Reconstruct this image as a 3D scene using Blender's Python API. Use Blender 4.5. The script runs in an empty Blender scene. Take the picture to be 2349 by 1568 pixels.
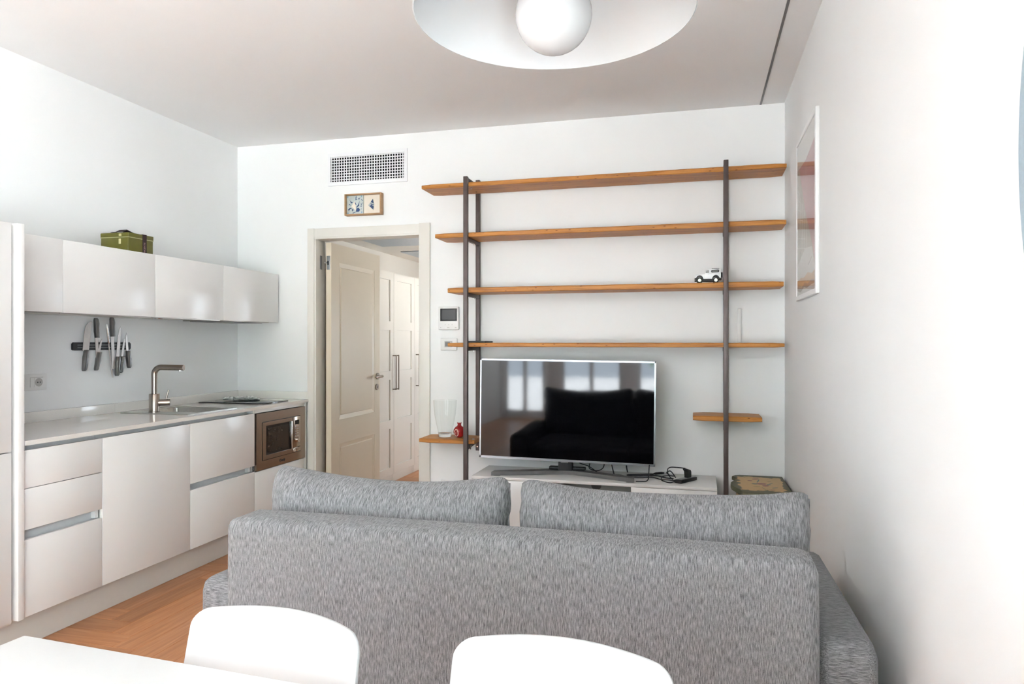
import bpy, bmesh, math, random
from mathutils import Vector, Matrix
random.seed(7)
PI = math.pi
SC = bpy.context.scene
COL = SC.collection

# ------------------------------------------------------------------ camera
F_PX, W_PX = 1608.0, 2349.0
YAW = math.atan(423.5 / F_PX)
CAM_Z = 1.31
cam_d = bpy.data.cameras.new('camera')
cam = bpy.data.objects.new('camera', cam_d)
COL.objects.link(cam)
cam_d.sensor_fit = 'HORIZONTAL'
cam_d.sensor_width = 36.0
cam_d.lens = 36.0 * F_PX / W_PX
cam_d.clip_start = 0.02
cam.location = (0, 0, CAM_Z)
cam.rotation_euler = (PI / 2, 0, YAW)
SC.camera = cam

# ------------------------------------------------------------------ world, view
SKY = 17.0
world = bpy.data.worlds.new('sky')
SC.world = world
world.use_nodes = True
bg = world.node_tree.nodes['Background']
bg.inputs[0].default_value = (0.82, 0.955, 1.10, 1)
bg.inputs[1].default_value = SKY
SC.view_settings.view_transform = 'Standard'
SC.view_settings.look = 'None'
SC.view_settings.exposure = -0.63
SC.view_settings.gamma = 1.0
SC.view_settings.use_curve_mapping = False
SC.cycles.use_denoising = True
SC.cycles.use_adaptive_sampling = True
SC.cycles.adaptive_threshold = 0.05
SC.cycles.adaptive_min_samples = 16
SC.cycles.max_bounces = 8
SC.cycles.diffuse_bounces = 4
SC.cycles.glossy_bounces = 3
SC.cycles.transmission_bounces = 8
SC.cycles.transparent_max_bounces = 10
SC.cycles.caustics_reflective = False
SC.cycles.caustics_refractive = False
SC.cycles.sample_clamp_indirect = 60.0

# room numbers
XL, XR, YB, YR, ZC = -3.286, 0.513, 4.50, -3.20, 2.75
WT = 0.12                       # wall thickness
REAR_WINS = [(-3.22, -2.50), (-2.22, -1.20), (-0.94, 0.35)]
WIN_Z = (0.06, 2.42)
HX0, HX1, HY1, HZ = -3.36, -0.9, 8.4, 2.3
ADDED_HALL_WIN = (6.3, 7.4, 0.75, 1.7)  # unseen window, added so the hall gets its own daylight
ADDED_RIGHT_WIN = (-2.9, -0.25, 0.06, 2.42)  # added window out of view, fills the kitchen side with light


def portal(name, loc, rot, sx, sy):
    d = bpy.data.lights.new(name, 'AREA')
    d.shape = 'RECTANGLE'
    d.size, d.size_y = sx, sy
    d.cycles.is_portal = True
    o = bpy.data.objects.new(name, d)
    COL.objects.link(o)
    o.location = loc
    o.rotation_euler = rot
    return o


for (a, b) in REAR_WINS:        # daylight portals in the window openings behind the camera
    portal('window_daylight', ((a + b) / 2, YR - WT, sum(WIN_Z) / 2), (PI / 2, 0, 0), b - a, WIN_Z[1] - WIN_Z[0])
portal('added_window_daylight', (XR + WT, (ADDED_RIGHT_WIN[0] + ADDED_RIGHT_WIN[1]) / 2, (ADDED_RIGHT_WIN[2] + ADDED_RIGHT_WIN[3]) / 2), (PI / 2, 0, PI / 2),
       ADDED_RIGHT_WIN[1] - ADDED_RIGHT_WIN[0], ADDED_RIGHT_WIN[3] - ADDED_RIGHT_WIN[2])
sun_d = bpy.data.lights.new('sun', 'SUN')       # added behind the building: lights the terrace, whose bounce lifts the ceiling
sun_d.energy = 150.0
sun_d.angle = math.radians(0.6)
sun_d.color = (0.94, 0.975, 0.99)
sun = bpy.data.objects.new('sun', sun_d)
COL.objects.link(sun)
sun.rotation_euler = (math.radians(-24), 0, math.radians(8))
portal('added_hall_daylight', (HX1 + WT, (ADDED_HALL_WIN[0] + ADDED_HALL_WIN[1]) / 2, (ADDED_HALL_WIN[2] + ADDED_HALL_WIN[3]) / 2), (PI / 2, 0, PI / 2),
       ADDED_HALL_WIN[1] - ADDED_HALL_WIN[0], ADDED_HALL_WIN[3] - ADDED_HALL_WIN[2])

# ------------------------------------------------------------------ materials
MATS = {}


def new_mat(name):
    m = bpy.data.materials.new(name)
    m.use_nodes = True
    MATS[name] = m
    return m, m.node_tree, m.node_tree.nodes['Principled BSDF']


def setp(b, **k):
    names = {'color': 'Base Color', 'rough': 'Roughness', 'metal': 'Metallic', 'spec': 'Specular IOR Level',
             'trans': 'Transmission Weight', 'ior': 'IOR', 'coat': 'Coat Weight', 'coat_rough': 'Coat Roughness',
             'alpha': 'Alpha', 'emit': 'Emission Strength', 'sheen': 'Sheen Weight'}
    for q, v in k.items():
        if q == 'color':
            v = (v[0], v[1], v[2], 1)
        b.inputs[names[q]].default_value = v


def srgb(r, g, b):
    f = lambda c: (c / 255 / 12.92) if c / 255 <= 0.04045 else ((c / 255 + 0.055) / 1.055) ** 2.4
    return (f(r), f(g), f(b))


def plain(name, color, rough=0.5, metal=0.0, spec=0.5, noise=0.03, scale=40.0, bump=0.0, coat=0.0, stretch=None):
    """principled with a faint procedural variation"""
    m, nt, b = new_mat(name)
    setp(b, color=color, rough=rough, metal=metal, spec=spec, coat=coat)
    tc = nt.nodes.new('ShaderNodeTexCoord')
    n = nt.nodes.new('ShaderNodeTexNoise')
    n.inputs['Scale'].default_value = scale
    n.inputs['Detail'].default_value = 3
    src = tc.outputs['Object']
    if stretch:
        mp = nt.nodes.new('ShaderNodeMapping')
        mp.inputs['Scale'].default_value = stretch
        nt.links.new(src, mp.inputs['Vector'])
        src = mp.outputs['Vector']
    nt.links.new(src, n.inputs['Vector'])
    r = nt.nodes.new('ShaderNodeValToRGB')
    lo, hi = 1 - noise, 1 + noise
    r.color_ramp.elements[0].position = 0.3
    r.color_ramp.elements[1].position = 0.7
    r.color_ramp.elements[0].color = (color[0] * lo, color[1] * lo, color[2] * lo, 1)
    r.color_ramp.elements[1].color = (min(1, color[0] * hi), min(1, color[1] * hi), min(1, color[2] * hi), 1)
    nt.links.new(n.outputs['Fac'], r.inputs['Fac'])
    nt.links.new(r.outputs['Color'], b.inputs['Base Color'])
    if bump:
        bp = nt.nodes.new('ShaderNodeBump')
        bp.inputs['Strength'].default_value = bump
        bp.inputs['Distance'].default_value = 0.001
        nt.links.new(n.outputs['Fac'], bp.inputs['Height'])
        nt.links.new(bp.outputs['Normal'], b.inputs['Normal'])
    return m


plain('wall_paint', (0.905, 0.905, 0.895), 0.7, noise=0.006, scale=3, spec=0.3)
plain('ceiling_paint', (0.95, 0.94, 0.93), 0.85, noise=0.006, scale=3, spec=0.2)
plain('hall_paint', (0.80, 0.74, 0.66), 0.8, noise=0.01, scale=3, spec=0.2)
plain('gloss_white', (0.88, 0.865, 0.845), 0.22, noise=0.004, scale=4, spec=0.4)
plain('carcass_white', (0.78, 0.77, 0.75), 0.45, noise=0.01)
plain('plinth_white', (0.82, 0.78, 0.72), 0.4, noise=0.01)
plain('grip_metal', (0.80, 0.80, 0.79), 0.4, metal=0.0, noise=0.02)
plain('quartz', (0.87, 0.835, 0.785), 0.10, noise=0.035, scale=380)
plain('steel', (0.46, 0.43, 0.40), 0.32, metal=1.0, noise=0.05, scale=30, stretch=(1, 40, 1))
plain('chrome', (0.75, 0.74, 0.72), 0.12, metal=1.0, noise=0.01)
plain('nickel', (0.42, 0.37, 0.33), 0.27, metal=1.0, noise=0.03, scale=120)
plain('sink_steel', (0.50, 0.49, 0.46), 0.30, metal=1.0, noise=0.05, scale=60)
plain('fascia_steel', (0.33, 0.26, 0.205), 0.20, metal=0.9, noise=0.03, scale=12, stretch=(1, 30, 1))
plain('black_gloss', (0.006, 0.006, 0.007), 0.06, noise=0.0)
plain('hob_glass', (0.008, 0.008, 0.009), 0.04, noise=0.0, spec=0.8)
plain('smoked_glass', (0.035, 0.026, 0.02), 0.12, noise=0.05)
plain('black_plastic', (0.012, 0.012, 0.013), 0.45, noise=0.1)
plain('dark_rubber', (0.02, 0.02, 0.021), 0.7, noise=0.1)
plain('grey_plastic', (0.18, 0.18, 0.18), 0.4, noise=0.03)
plain('tv_screen', (0.003, 0.003, 0.004), 0.045, noise=0.0, spec=0.5)
plain('tv_silver', (0.42, 0.44, 0.47), 0.28, metal=0.7, noise=0.01)
plain('tv_base', (0.15, 0.147, 0.145), 0.6, metal=0.0, spec=0.2, noise=0.03)
plain('device_white', (0.84, 0.83, 0.81), 0.35, noise=0.004)
plain('device_mark', (0.50, 0.48, 0.46), 0.5, noise=0.01)
plain('device_screen', (0.045, 0.047, 0.05), 0.2, noise=0.02)
plain('vent_white', (0.88, 0.88, 0.885), 0.4, noise=0.004)
plain('duct_dark', (0.005, 0.005, 0.005), 0.95, noise=0.1)
plain('door_cream_bounce', (0.77, 0.665, 0.52), 0.38, noise=0.008, scale=5)  # the casing's cream with warm hall bounce worked into the colour
plain('casing_cream', (0.80, 0.765, 0.705), 0.38, noise=0.006, scale=5)
plain('wardrobe_cream', (0.83, 0.765, 0.675), 0.17, noise=0.006, scale=5)
plain('hinge_grey', (0.32, 0.33, 0.34), 0.38, metal=0.8, noise=0.03)
plain('bronze', (0.20, 0.155, 0.11), 0.35, metal=0.8, noise=0.03)
plain('rack_iron', (0.115, 0.09, 0.085), 0.45, metal=0.35, noise=0.16, scale=14, bump=0.15)
plain('cabinet_matt', (0.80, 0.785, 0.765), 0.22, noise=0.004)
plain('niche_grey', (0.50, 0.515, 0.51), 0.5, noise=0.01)
plain('chair_white', (0.65, 0.65, 0.645), 0.32, noise=0.004)
plain('table_white', (0.68, 0.685, 0.675), 0.35, noise=0.004)
plain('lamp_white', (0.66, 0.69, 0.70), 0.16, noise=0.004)
plain('opal_glass', (0.56, 0.56, 0.56), 0.07, noise=0.004)
plain('disc_blue', srgb(160, 176, 188), 0.55, noise=0.05, scale=160)
plain('slot_grey', (0.20, 0.19, 0.19), 0.6, noise=0.03)
plain('hall_panel', (0.60, 0.63, 0.65), 0.6, noise=0.03)
plain('green_tin', (0.125, 0.115, 0.012), 0.38, noise=0.08, scale=25)
plain('tin_line', (0.42, 0.40, 0.20), 0.4, noise=0.03)
plain('brown_ribbon', (0.028, 0.010, 0.010), 0.6, noise=0.1)
plain('tag_cream', (0.62, 0.56, 0.30), 0.6, noise=0.03)
plain('ribbon_print', (0.50, 0.32, 0.30), 0.6, noise=0.03)
plain('knife_steel', (0.42, 0.385, 0.36), 0.30, metal=1.0, noise=0.06, scale=40)
plain('knife_handle', (0.20, 0.195, 0.19), 0.32, metal=0.75, noise=0.05)
plain('frame_oak', (0.46, 0.27, 0.13), 0.5, noise=0.10, scale=12, stretch=(1, 1, 14))
plain('tile_pale', (0.55, 0.60, 0.58), 0.2, noise=0.10, scale=30)
plain('tile_cream', (0.84, 0.76, 0.65), 0.45, noise=0.01)
plain('delft_blue', (0.035, 0.075, 0.19), 0.3, noise=0.35, scale=160)
plain('delft_light', (0.18, 0.33, 0.46), 0.3, noise=0.2, scale=120)
plain('white_frame', (0.86, 0.85, 0.84), 0.28, noise=0.004)
plain('frame_side', (0.33, 0.20, 0.22), 0.5, noise=0.05)
plain('car_white', (0.85, 0.85, 0.86), 0.2, noise=0.004)
plain('car_dark', (0.012, 0.012, 0.013), 0.5, noise=0.05)
plain('car_glass', (0.16, 0.165, 0.16), 0.08, noise=0.05)
plain('pome_red', (0.36, 0.012, 0.012), 0.22, noise=0.25, scale=40)
plain('pome_rind', (0.78, 0.48, 0.40), 0.3, noise=0.05)
plain('pome_seed', (0.32, 0.02, 0.015), 0.12, noise=0.2)
plain('ceramic_sea', (0.66, 0.66, 0.63), 0.22, noise=0.42, scale=70)
plain('carved_gold', (0.34, 0.20, 0.075), 0.45, noise=0.45, scale=60)
plain('carved_dark', (0.075, 0.05, 0.025), 0.45, noise=0.3, scale=40)
plain('feet_dark', (0.03, 0.028, 0.026), 0.5, noise=0.1)
plain('leaf_green', (0.10, 0.24, 0.04), 0.5, noise=0.4, scale=2)
plain('bark', (0.10, 0.07, 0.05), 0.9, noise=0.3, scale=8)
plain('terrace', (0.60, 0.595, 0.59), 0.8, noise=0.08, scale=3)  # added ground, kept pale to bounce sunlight up to the ceiling
plain('backing', (0.4, 0.3, 0.2), 0.8, noise=0.05)


def glass_mat():
    m, nt, b = new_mat('clear_glass')
    setp(b, color=(0.97, 0.99, 0.98), rough=0.0, trans=1.0, ior=1.45)
    n = nt.nodes.new('ShaderNodeTexNoise')
    n.inputs['Scale'].default_value = 14
    bp = nt.nodes.new('ShaderNodeBump')
    bp.inputs['Strength'].default_value = 0.03
    nt.links.new(n.outputs['Fac'], bp.inputs['Height'])
    nt.links.new(bp.outputs['Normal'], b.inputs['Normal'])


def pane_mat(name, k=1.0, tint=(1, 1, 1)):
    m = bpy.data.materials.new(name)
    m.use_nodes = True
    MATS[name] = m
    nt = m.node_tree
    nt.nodes.clear()
    o = nt.nodes.new('ShaderNodeOutputMaterial')
    t = nt.nodes.new('ShaderNodeBsdfTransparent')
    t.inputs['Color'].default_value = (*tint, 1)
    g = nt.nodes.new('ShaderNodeBsdfGlossy')
    g.inputs['Roughness'].default_value = 0.02
    lw = nt.nodes.new('ShaderNodeLayerWeight')
    lw.inputs['Blend'].default_value = 0.5
    pw = nt.nodes.new('ShaderNodeMath'); pw.operation = 'POWER'; pw.inputs[1].default_value = 5.0
    nt.links.new(lw.outputs['Facing'], pw.inputs[0])
    ma = nt.nodes.new('ShaderNodeMath'); ma.operation = 'MULTIPLY_ADD'; ma.inputs[1].default_value = 0.96 * k; ma.inputs[2].default_value = 0.035 * k
    nt.links.new(pw.outputs[0], ma.inputs[0])
    mx = nt.nodes.new('ShaderNodeMixShader')
    nt.links.new(ma.outputs[0], mx.inputs[0])
    nt.links.new(t.outputs[0], mx.inputs[1])
    nt.links.new(g.outputs[0], mx.inputs[2])
    nt.links.new(mx.outputs[0], o.inputs[0])


def fabric_mat(name, scale, dark, light):
    """heathered weave; scale = per-axis frequency (high across the threads, low along)"""
    m, nt, b = new_mat(name)
    setp(b, rough=0.95, spec=0.15, sheen=0.15)
    tc = nt.nodes.new('ShaderNodeTexCoord')
    mp = nt.nodes.new('ShaderNodeMapping')
    mp.inputs['Scale'].default_value = scale
    nt.links.new(tc.outputs['Object'], mp.inputs['Vector'])
    n1 = nt.nodes.new('ShaderNodeTexNoise')
    n1.inputs['Scale'].default_value = 1.0
    n1.inputs['Detail'].default_value = 2.0
    n1.inputs['Roughness'].default_value = 0.6
    nt.links.new(mp.outputs['Vector'], n1.inputs['Vector'])
    n2 = nt.nodes.new('ShaderNodeTexNoise')
    n2.inputs['Scale'].default_value = 650.0
    n2.inputs['Detail'].default_value = 1.0
    nt.links.new(tc.outputs['Object'], n2.inputs['Vector'])
    n3 = nt.nodes.new('ShaderNodeTexNoise')
    n3.inputs['Scale'].default_value = 3.0
    nt.links.new(tc.outputs['Object'], n3.inputs['Vector'])
    mx = nt.nodes.new('ShaderNodeMath'); mx.operation = 'MULTIPLY_ADD'
    nt.links.new(n2.outputs['Fac'], mx.inputs[0]); mx.inputs[1].default_value = 0.25
    nt.links.new(n1.outputs['Fac'], mx.inputs[2])
    r = nt.nodes.new('ShaderNodeValToRGB')
    r.color_ramp.elements[0].position = 0.45
    r.color_ramp.elements[1].position = 0.84
    r.color_ramp.elements[0].color = (*dark, 1)
    r.color_ramp.elements[1].color = (*light, 1)
    nt.links.new(mx.outputs[0], r.inputs['Fac'])
    nt.links.new(r.outputs['Color'], b.inputs['Base Color'])
    bp = nt.nodes.new('ShaderNodeBump')
    bp.inputs['Strength'].default_value = 0.5
    bp.inputs['Distance'].default_value = 0.0015
    nt.links.new(mx.outputs[0], bp.inputs['Height'])
    nt.links.new(bp.outputs['Normal'], b.inputs['Normal'])


fabric_mat('sofa_fabric_v', (500, 50, 50), (0.095, 0.095, 0.100), (0.345, 0.343, 0.350))
fabric_mat('sofa_fabric_h', (50, 500, 500), (0.095, 0.095, 0.100), (0.335, 0.333, 0.340))


def wood_mat(name, c1, c2, c3, rough, axis_scale, use_uv=False, island=0.0, knots=True):
    m, nt, b = new_mat(name)
    setp(b, rough=rough, spec=0.35)
    tc = nt.nodes.new('ShaderNodeTexCoord')
    mp = nt.nodes.new('ShaderNodeMapping')
    mp.inputs['Scale'].default_value = axis_scale
    nt.links.new(tc.outputs['UV' if use_uv else 'Object'], mp.inputs['Vector'])
    n1 = nt.nodes.new('ShaderNodeTexNoise')
    n1.inputs['Scale'].default_value = 1.0
    n1.inputs['Detail'].default_value = 6.0
    n1.inputs['Roughness'].default_value = 0.65
    n1.inputs['Distortion'].default_value = 0.6
    nt.links.new(mp.outputs['Vector'], n1.inputs['Vector'])
    r = nt.nodes.new('ShaderNodeValToRGB')
    cr = r.color_ramp
    cr.elements[0].position = 0.28; cr.elements[0].color = (*c1, 1)
    cr.elements[1].position = 0.72; cr.elements[1].color = (*c3, 1)
    e = cr.elements.new(0.5); e.color = (*c2, 1)
    nt.links.new(n1.outputs['Fac'], r.inputs['Fac'])
    out = r.outputs['Color']
    if island:
        g = nt.nodes.new('ShaderNodeNewGeometry')
        mr = nt.nodes.new('ShaderNodeMapRange')
        mr.inputs['To Min'].default_value = 1 - island
        mr.inputs['To Max'].default_value = 1 + island
        oi = nt.nodes.new('ShaderNodeObjectInfo')
        ad = nt.nodes.new('ShaderNodeMath'); ad.operation = 'ADD'
        fr = nt.nodes.new('ShaderNodeMath'); fr.operation = 'FRACT'
        nt.links.new(g.outputs['Random Per Island'], ad.inputs[0])
        nt.links.new(oi.outputs['Random'], ad.inputs[1])
        nt.links.new(ad.outputs[0], fr.inputs[0])
        nt.links.new(fr.outputs[0], mr.inputs['Value'])
        mx = nt.nodes.new('ShaderNodeMix'); mx.data_type = 'RGBA'; mx.blend_type = 'MULTIPLY'
        mx.inputs[0].default_value = 1.0
        nt.links.new(out, mx.inputs[6])
        nt.links.new(mr.outputs[0], mx.inputs[7])
        out = mx.outputs[2]
    if knots:
        v = nt.nodes.new('ShaderNodeTexVoronoi')
        mp2 = nt.nodes.new('ShaderNodeMapping')
        mp2.inputs['Scale'].default_value = (3.2, 9, 9)
        nt.links.new(tc.outputs['Object'], mp2.inputs['Vector'])
        nt.links.new(mp2.outputs['Vector'], v.inputs['Vector'])
        kr = nt.nodes.new('ShaderNodeValToRGB')
        kr.color_ramp.elements[0].position = 0.06; kr.color_ramp.elements[0].color = (0.35, 0.25, 0.2, 1)
        kr.color_ramp.elements[1].position = 0.16; kr.color_ramp.elements[1].color = (1, 1, 1, 1)
        nt.links.new(v.outputs['Distance'], kr.inputs['Fac'])
        mx = nt.nodes.new('ShaderNodeMix'); mx.data_type = 'RGBA'; mx.blend_type = 'MULTIPLY'
        mx.inputs[0].default_value = 1.0
        nt.links.new(out, mx.inputs[6]); nt.links.new(kr.outputs['Color'], mx.inputs[7])
        out = mx.outputs[2]
    nt.links.new(out, b.inputs['Base Color'])
    bp = nt.nodes.new('ShaderNodeBump')
    bp.inputs['Strength'].default_value = 0.15
    bp.inputs['Distance'].default_value = 0.001
    nt.links.new(n1.outputs['Fac'], bp.inputs['Height'])
    nt.links.new(bp.outputs['Normal'], b.inputs['Normal'])


wood_mat('shelf_wood', (0.29, 0.105, 0.024), (0.52, 0.21, 0.042), (0.64, 0.29, 0.066), 0.45, (2.5, 70, 55))
wood_mat('oak_floor', (0.42, 0.175, 0.072), (0.54, 0.24, 0.105), (0.63, 0.31, 0.15), 0.36, (3, 55, 1), use_uv=True, island=0.14, knots=False)
glass_mat()
pane_mat('window_pane')
pane_mat('poster_glazing', 0.62)
pane_mat('vase_glass', 1.0, (0.975, 0.985, 0.98))


def print_mat():
    """poster print: pink field, pale sail with thin grid lines, sandy ridge; glossy glazing on top"""
    m, nt, b = new_mat('poster_print')
    setp(b, rough=0.35, spec=0.3, coat=0.0)
    tc = nt.nodes.new('ShaderNodeTexCoord')
    n = nt.nodes.new('ShaderNodeTexNoise'); n.inputs['Scale'].default_value = 2.0
    nt.links.new(tc.outputs['Object'], n.inputs['Vector'])
    r = nt.nodes.new('ShaderNodeValToRGB')
    r.color_ramp.elements[0].color = (*srgb(206, 148, 152), 1); r.color_ramp.elements[0].position = 0.35
    r.color_ramp.elements[1].color = (*srgb(222, 172, 172), 1); r.color_ramp.elements[1].position = 0.65
    nt.links.new(n.outputs['Fac'], r.inputs['Fac']); nt.links.new(r.outputs['Color'], b.inputs['Base Color'])


print_mat()
plain('print_white', srgb(240, 236, 230), 0.5, noise=0.01)
plain('print_sail', srgb(206, 198, 184), 0.5, noise=0.03, scale=12)
plain('print_line', srgb(245, 242, 236), 0.5, noise=0.01)
plain('print_sand', srgb(226, 190, 150), 0.5, noise=0.06, scale=20)
plain('print_grey', srgb(180, 165, 155), 0.5, noise=0.06, scale=20)


def painted_top_mat():
    """grey-green border with ragged cream field and small flower dabs (painted folk furniture)"""
    m, nt, b = new_mat('painted_top')
    setp(b, rough=0.5, spec=0.2)
    tc = nt.nodes.new('ShaderNodeTexCoord')
    n = nt.nodes.new('ShaderNodeTexNoise'); n.inputs['Scale'].default_value = 22; n.inputs['Detail'].default_value = 3
    nt.links.new(tc.outputs['Object'], n.inputs['Vector'])
    sep = nt.nodes.new('ShaderNodeSeparateXYZ'); nt.links.new(tc.outputs['Object'], sep.inputs[0])

    def math_(op, a, bb=None, c=None):
        q = nt.nodes.new('ShaderNodeMath'); q.operation = op
        for i, s in enumerate((a, bb, c)):
            if s is None: continue
            if isinstance(s, (int, float)): q.inputs[i].default_value = s
            else: nt.links.new(s, q.inputs[i])
        return q.outputs[0]
    ax = math_('ABSOLUTE', math_('DIVIDE', sep.outputs['X'], 0.125))
    ay = math_('ABSOLUTE', math_('DIVIDE', sep.outputs['Y'], 0.205))
    d = math_('MAXIMUM', ax, ay)
    d2 = math_('MULTIPLY_ADD', n.outputs['Fac'], 0.55, math_('SUBTRACT', d, 0.275))
    r = nt.nodes.new('ShaderNodeValToRGB'); r.color_ramp.interpolation = 'LINEAR'
    r.color_ramp.elements[0].position = 0.93; r.color_ramp.elements[0].color = (0.66, 0.44, 0.21, 1)
    r.color_ramp.elements[1].position = 0.97; r.color_ramp.elements[1].color = (0.155, 0.15, 0.095, 1)
    nt.links.new(d2, r.inputs['Fac'])
    nt.links.new(r.outputs['Color'], b.inputs['Base Color'])


painted_top_mat()
plain('dab_red', (0.30, 0.06, 0.035), 0.35, noise=0.3, scale=90)
plain('dab_green', (0.10, 0.16, 0.10), 0.35, noise=0.3, scale=90)
plain('dab_ochre', (0.42, 0.26, 0.06), 0.35, noise=0.3, scale=90)

# ------------------------------------------------------------------ builders
ORIGIN = {}


def link_mesh(name, me, mat, parent):
    o = bpy.data.objects.new(name, me)
    COL.objects.link(o)
    if mat is not None:
        me.materials.append(MATS[mat])
    if parent is not None:
        o.parent = parent
        ORIGIN[o.name] = ORIGIN.get(parent.name, Vector((0, 0, 0)))
    return o


def finish(name, bm, mat, parent, local=False, smooth=None):
    """bm holds world coordinates unless local; verts are moved into the root thing's frame"""
    if parent is not None and not local:
        off = ORIGIN.get(parent.name, Vector((0, 0, 0)))
        for v in bm.verts:
            v.co -= off
    bmesh.ops.recalc_face_normals(bm, faces=bm.faces[:])
    me = bpy.data.meshes.new(name)
    bm.to_mesh(me)
    bm.free()
    if smooth is not None:
        for p in me.polygons:
            p.use_smooth = True
        me.set_sharp_from_angle(angle=math.radians(smooth))
    return link_mesh(name, me, mat, parent)


def bm_box(bm, x, y, z, bevel=0.0, segs=2):
    mat = Matrix.Translation(((x[0] + x[1]) / 2, (y[0] + y[1]) / 2, (z[0] + z[1]) / 2)) @ \
        Matrix.Diagonal((abs(x[1] - x[0]), abs(y[1] - y[0]), abs(z[1] - z[0]), 1))
    g = bmesh.ops.create_cube(bm, size=1.0, matrix=mat)
    if bevel > 0:
        es = list({e for v in g['verts'] for e in v.link_edges})
        bmesh.ops.bevel(bm, geom=es, offset=bevel, segments=segs, profile=0.5, affect='EDGES')


def box(name, x, y, z, mat, parent=None, bevel=0.0015, segs=2, local=False):
    bm = bmesh.new()
    bm_box(bm, x, y, z, bevel, segs)
    return finish(name, bm, mat, parent, local, smooth=40 if bevel else None)


def boxes(name, lst, mat, parent=None, bevel=0.0, local=False):
    bm = bmesh.new()
    for (x, y, z) in lst:
        bm_box(bm, x, y, z, bevel)
    return finish(name, bm, mat, parent, local, smooth=40 if bevel else None)


def bm_prism(bm, poly, axis, a, b, bevel=0.0, segs=2):
    """extrude a 2-D polygon along axis ('X','Y','Z') from a to b; poly in the other two axes in xyz order"""
    def pt(p, t):
        if axis == 'X': return (t, p[0], p[1])
        if axis == 'Y': return (p[0], t, p[1])
        return (p[0], p[1], t)
    v0 = [bm.verts.new(pt(p, a)) for p in poly]
    v1 = [bm.verts.new(pt(p, b)) for p in poly]
    n = len(poly)
    f = [bm.faces.new(v0), bm.faces.new(v1[::-1])]
    for i in range(n):
        bm.faces.new((v0[i], v1[i], v1[(i + 1) % n], v0[(i + 1) % n]))
    if bevel > 0:
        es = list(f[0].edges) + list(f[1].edges)
        bmesh.ops.bevel(bm, geom=es, offset=bevel, segments=segs, profile=0.5, affect='EDGES')


def prism(name, poly, axis, a, b, mat, parent=None, bevel=0.0, local=False, smooth=35):
    bm = bmesh.new()
    bm_prism(bm, poly, axis, a, b, bevel)
    return finish(name, bm, mat, parent, local, smooth=smooth)


def bm_tube(bm, pts, rad, n=10, caps=True):
    pts = [Vector(p) for p in pts]
    rads = rad if isinstance(rad, (list, tuple)) else [rad] * len(pts)
    up = Vector((0, 0, 1))
    rings = []
    prev = None
    for i, p in enumerate(pts):
        d = (pts[min(i + 1, len(pts) - 1)] - pts[max(i - 1, 0)]).normalized()
        if prev is None:
            a = d.orthogonal().normalized() if abs(d.dot(up)) > 0.95 else d.cross(up).normalized()
        else:
            a = (prev - d * prev.dot(d)).normalized()
        prev = a
        b2 = d.cross(a)
        rings.append([bm.verts.new(p + (a * math.cos(2 * PI * k / n) + b2 * math.sin(2 * PI * k / n)) * rads[i]) for k in range(n)])
    for r0, r1 in zip(rings, rings[1:]):
        for k in range(n):
            bm.faces.new((r0[k], r0[(k + 1) % n], r1[(k + 1) % n], r1[k]))
    if caps:
        bm.faces.new(rings[0][::-1]); bm.faces.new(rings[-1])


def tube(name, pts, rad, mat, parent=None, n=10, local=False):
    bm = bmesh.new()
    bm_tube(bm, pts, rad, n)
    return finish(name, bm, mat, parent, local, smooth=50)


def smooth_path(pts, per=8):
    P = [Vector(p) for p in pts]
    out = []
    for i in range(len(P) - 1):
        p0, p1, p2, p3 = P[max(i - 1, 0)], P[i], P[i + 1], P[min(i + 2, len(P) - 1)]
        for k in range(per):
            t = k / per
            out.append(0.5 * ((2 * p1) + (p2 - p0) * t + (2 * p0 - 5 * p1 + 4 * p2 - p3) * t * t + (3 * p1 - p0 - 3 * p2 + p3) * t ** 3))
    out.append(P[-1])
    return out


def bm_lathe(bm, prof, centre, n=32):
    cx, cy, cz = centre
    rings = []
    for (r, z) in prof:
        if r < 1e-6:
            rings.append([bm.verts.new((cx, cy, cz + z))])
        else:
            rings.append([bm.verts.new((cx + r * math.cos(2 * PI * k / n), cy + r * math.sin(2 * PI * k / n), cz + z)) for k in range(n)])
    for a, b in zip(rings, rings[1:]):
        for k in range(n):
            k2 = (k + 1) % n
            if len(a) == 1 and len(b) == 1: continue
            if len(a) == 1: bm.faces.new((a[0], b[k], b[k2]))
            elif len(b) == 1: bm.faces.new((a[k], a[k2], b[0]))
            else: bm.faces.new((a[k], a[k2], b[k2], b[k]))


def lathe(name, prof, centre, mat, parent=None, n=32, local=False, smooth=40):
    bm = bmesh.new()
    bm_lathe(bm, prof, centre, n)
    return finish(name, bm, mat, parent, local, smooth)


def cyl(name, p0, p1, r, mat, parent=None, n=20, local=False):
    return tube(name, [p0, p1], r, mat, parent, n, local)


def text_mesh(name, s, size, mat, parent, matrix, depth=0.0006):
    c = bpy.data.curves.new(name, 'FONT')
    c.body = s
    c.size = size
    c.extrude = depth
    c.align_x = 'CENTER'; c.align_y = 'CENTER'
    c.resolution_u = 3
    tmp = bpy.data.objects.new('tmp_text', c)
    COL.objects.link(tmp)
    dg = bpy.context.evaluated_depsgraph_get()
    me = bpy.data.meshes.new_from_object(tmp.evaluated_get(dg))
    COL.objects.unlink(tmp)
    bpy.data.objects.remove(tmp)
    bpy.data.curves.remove(c)
    off = ORIGIN.get(parent.name, Vector((0, 0, 0)))
    me.transform(Matrix.Translation(-off) @ matrix)
    me.name = name
    me.materials.clear()
    return link_mesh(name, me, mat, parent)


def tag(o, label, cat, group=None):
    o['label'] = label
    o['category'] = cat
    if group: o['group'] = group
    return o


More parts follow.
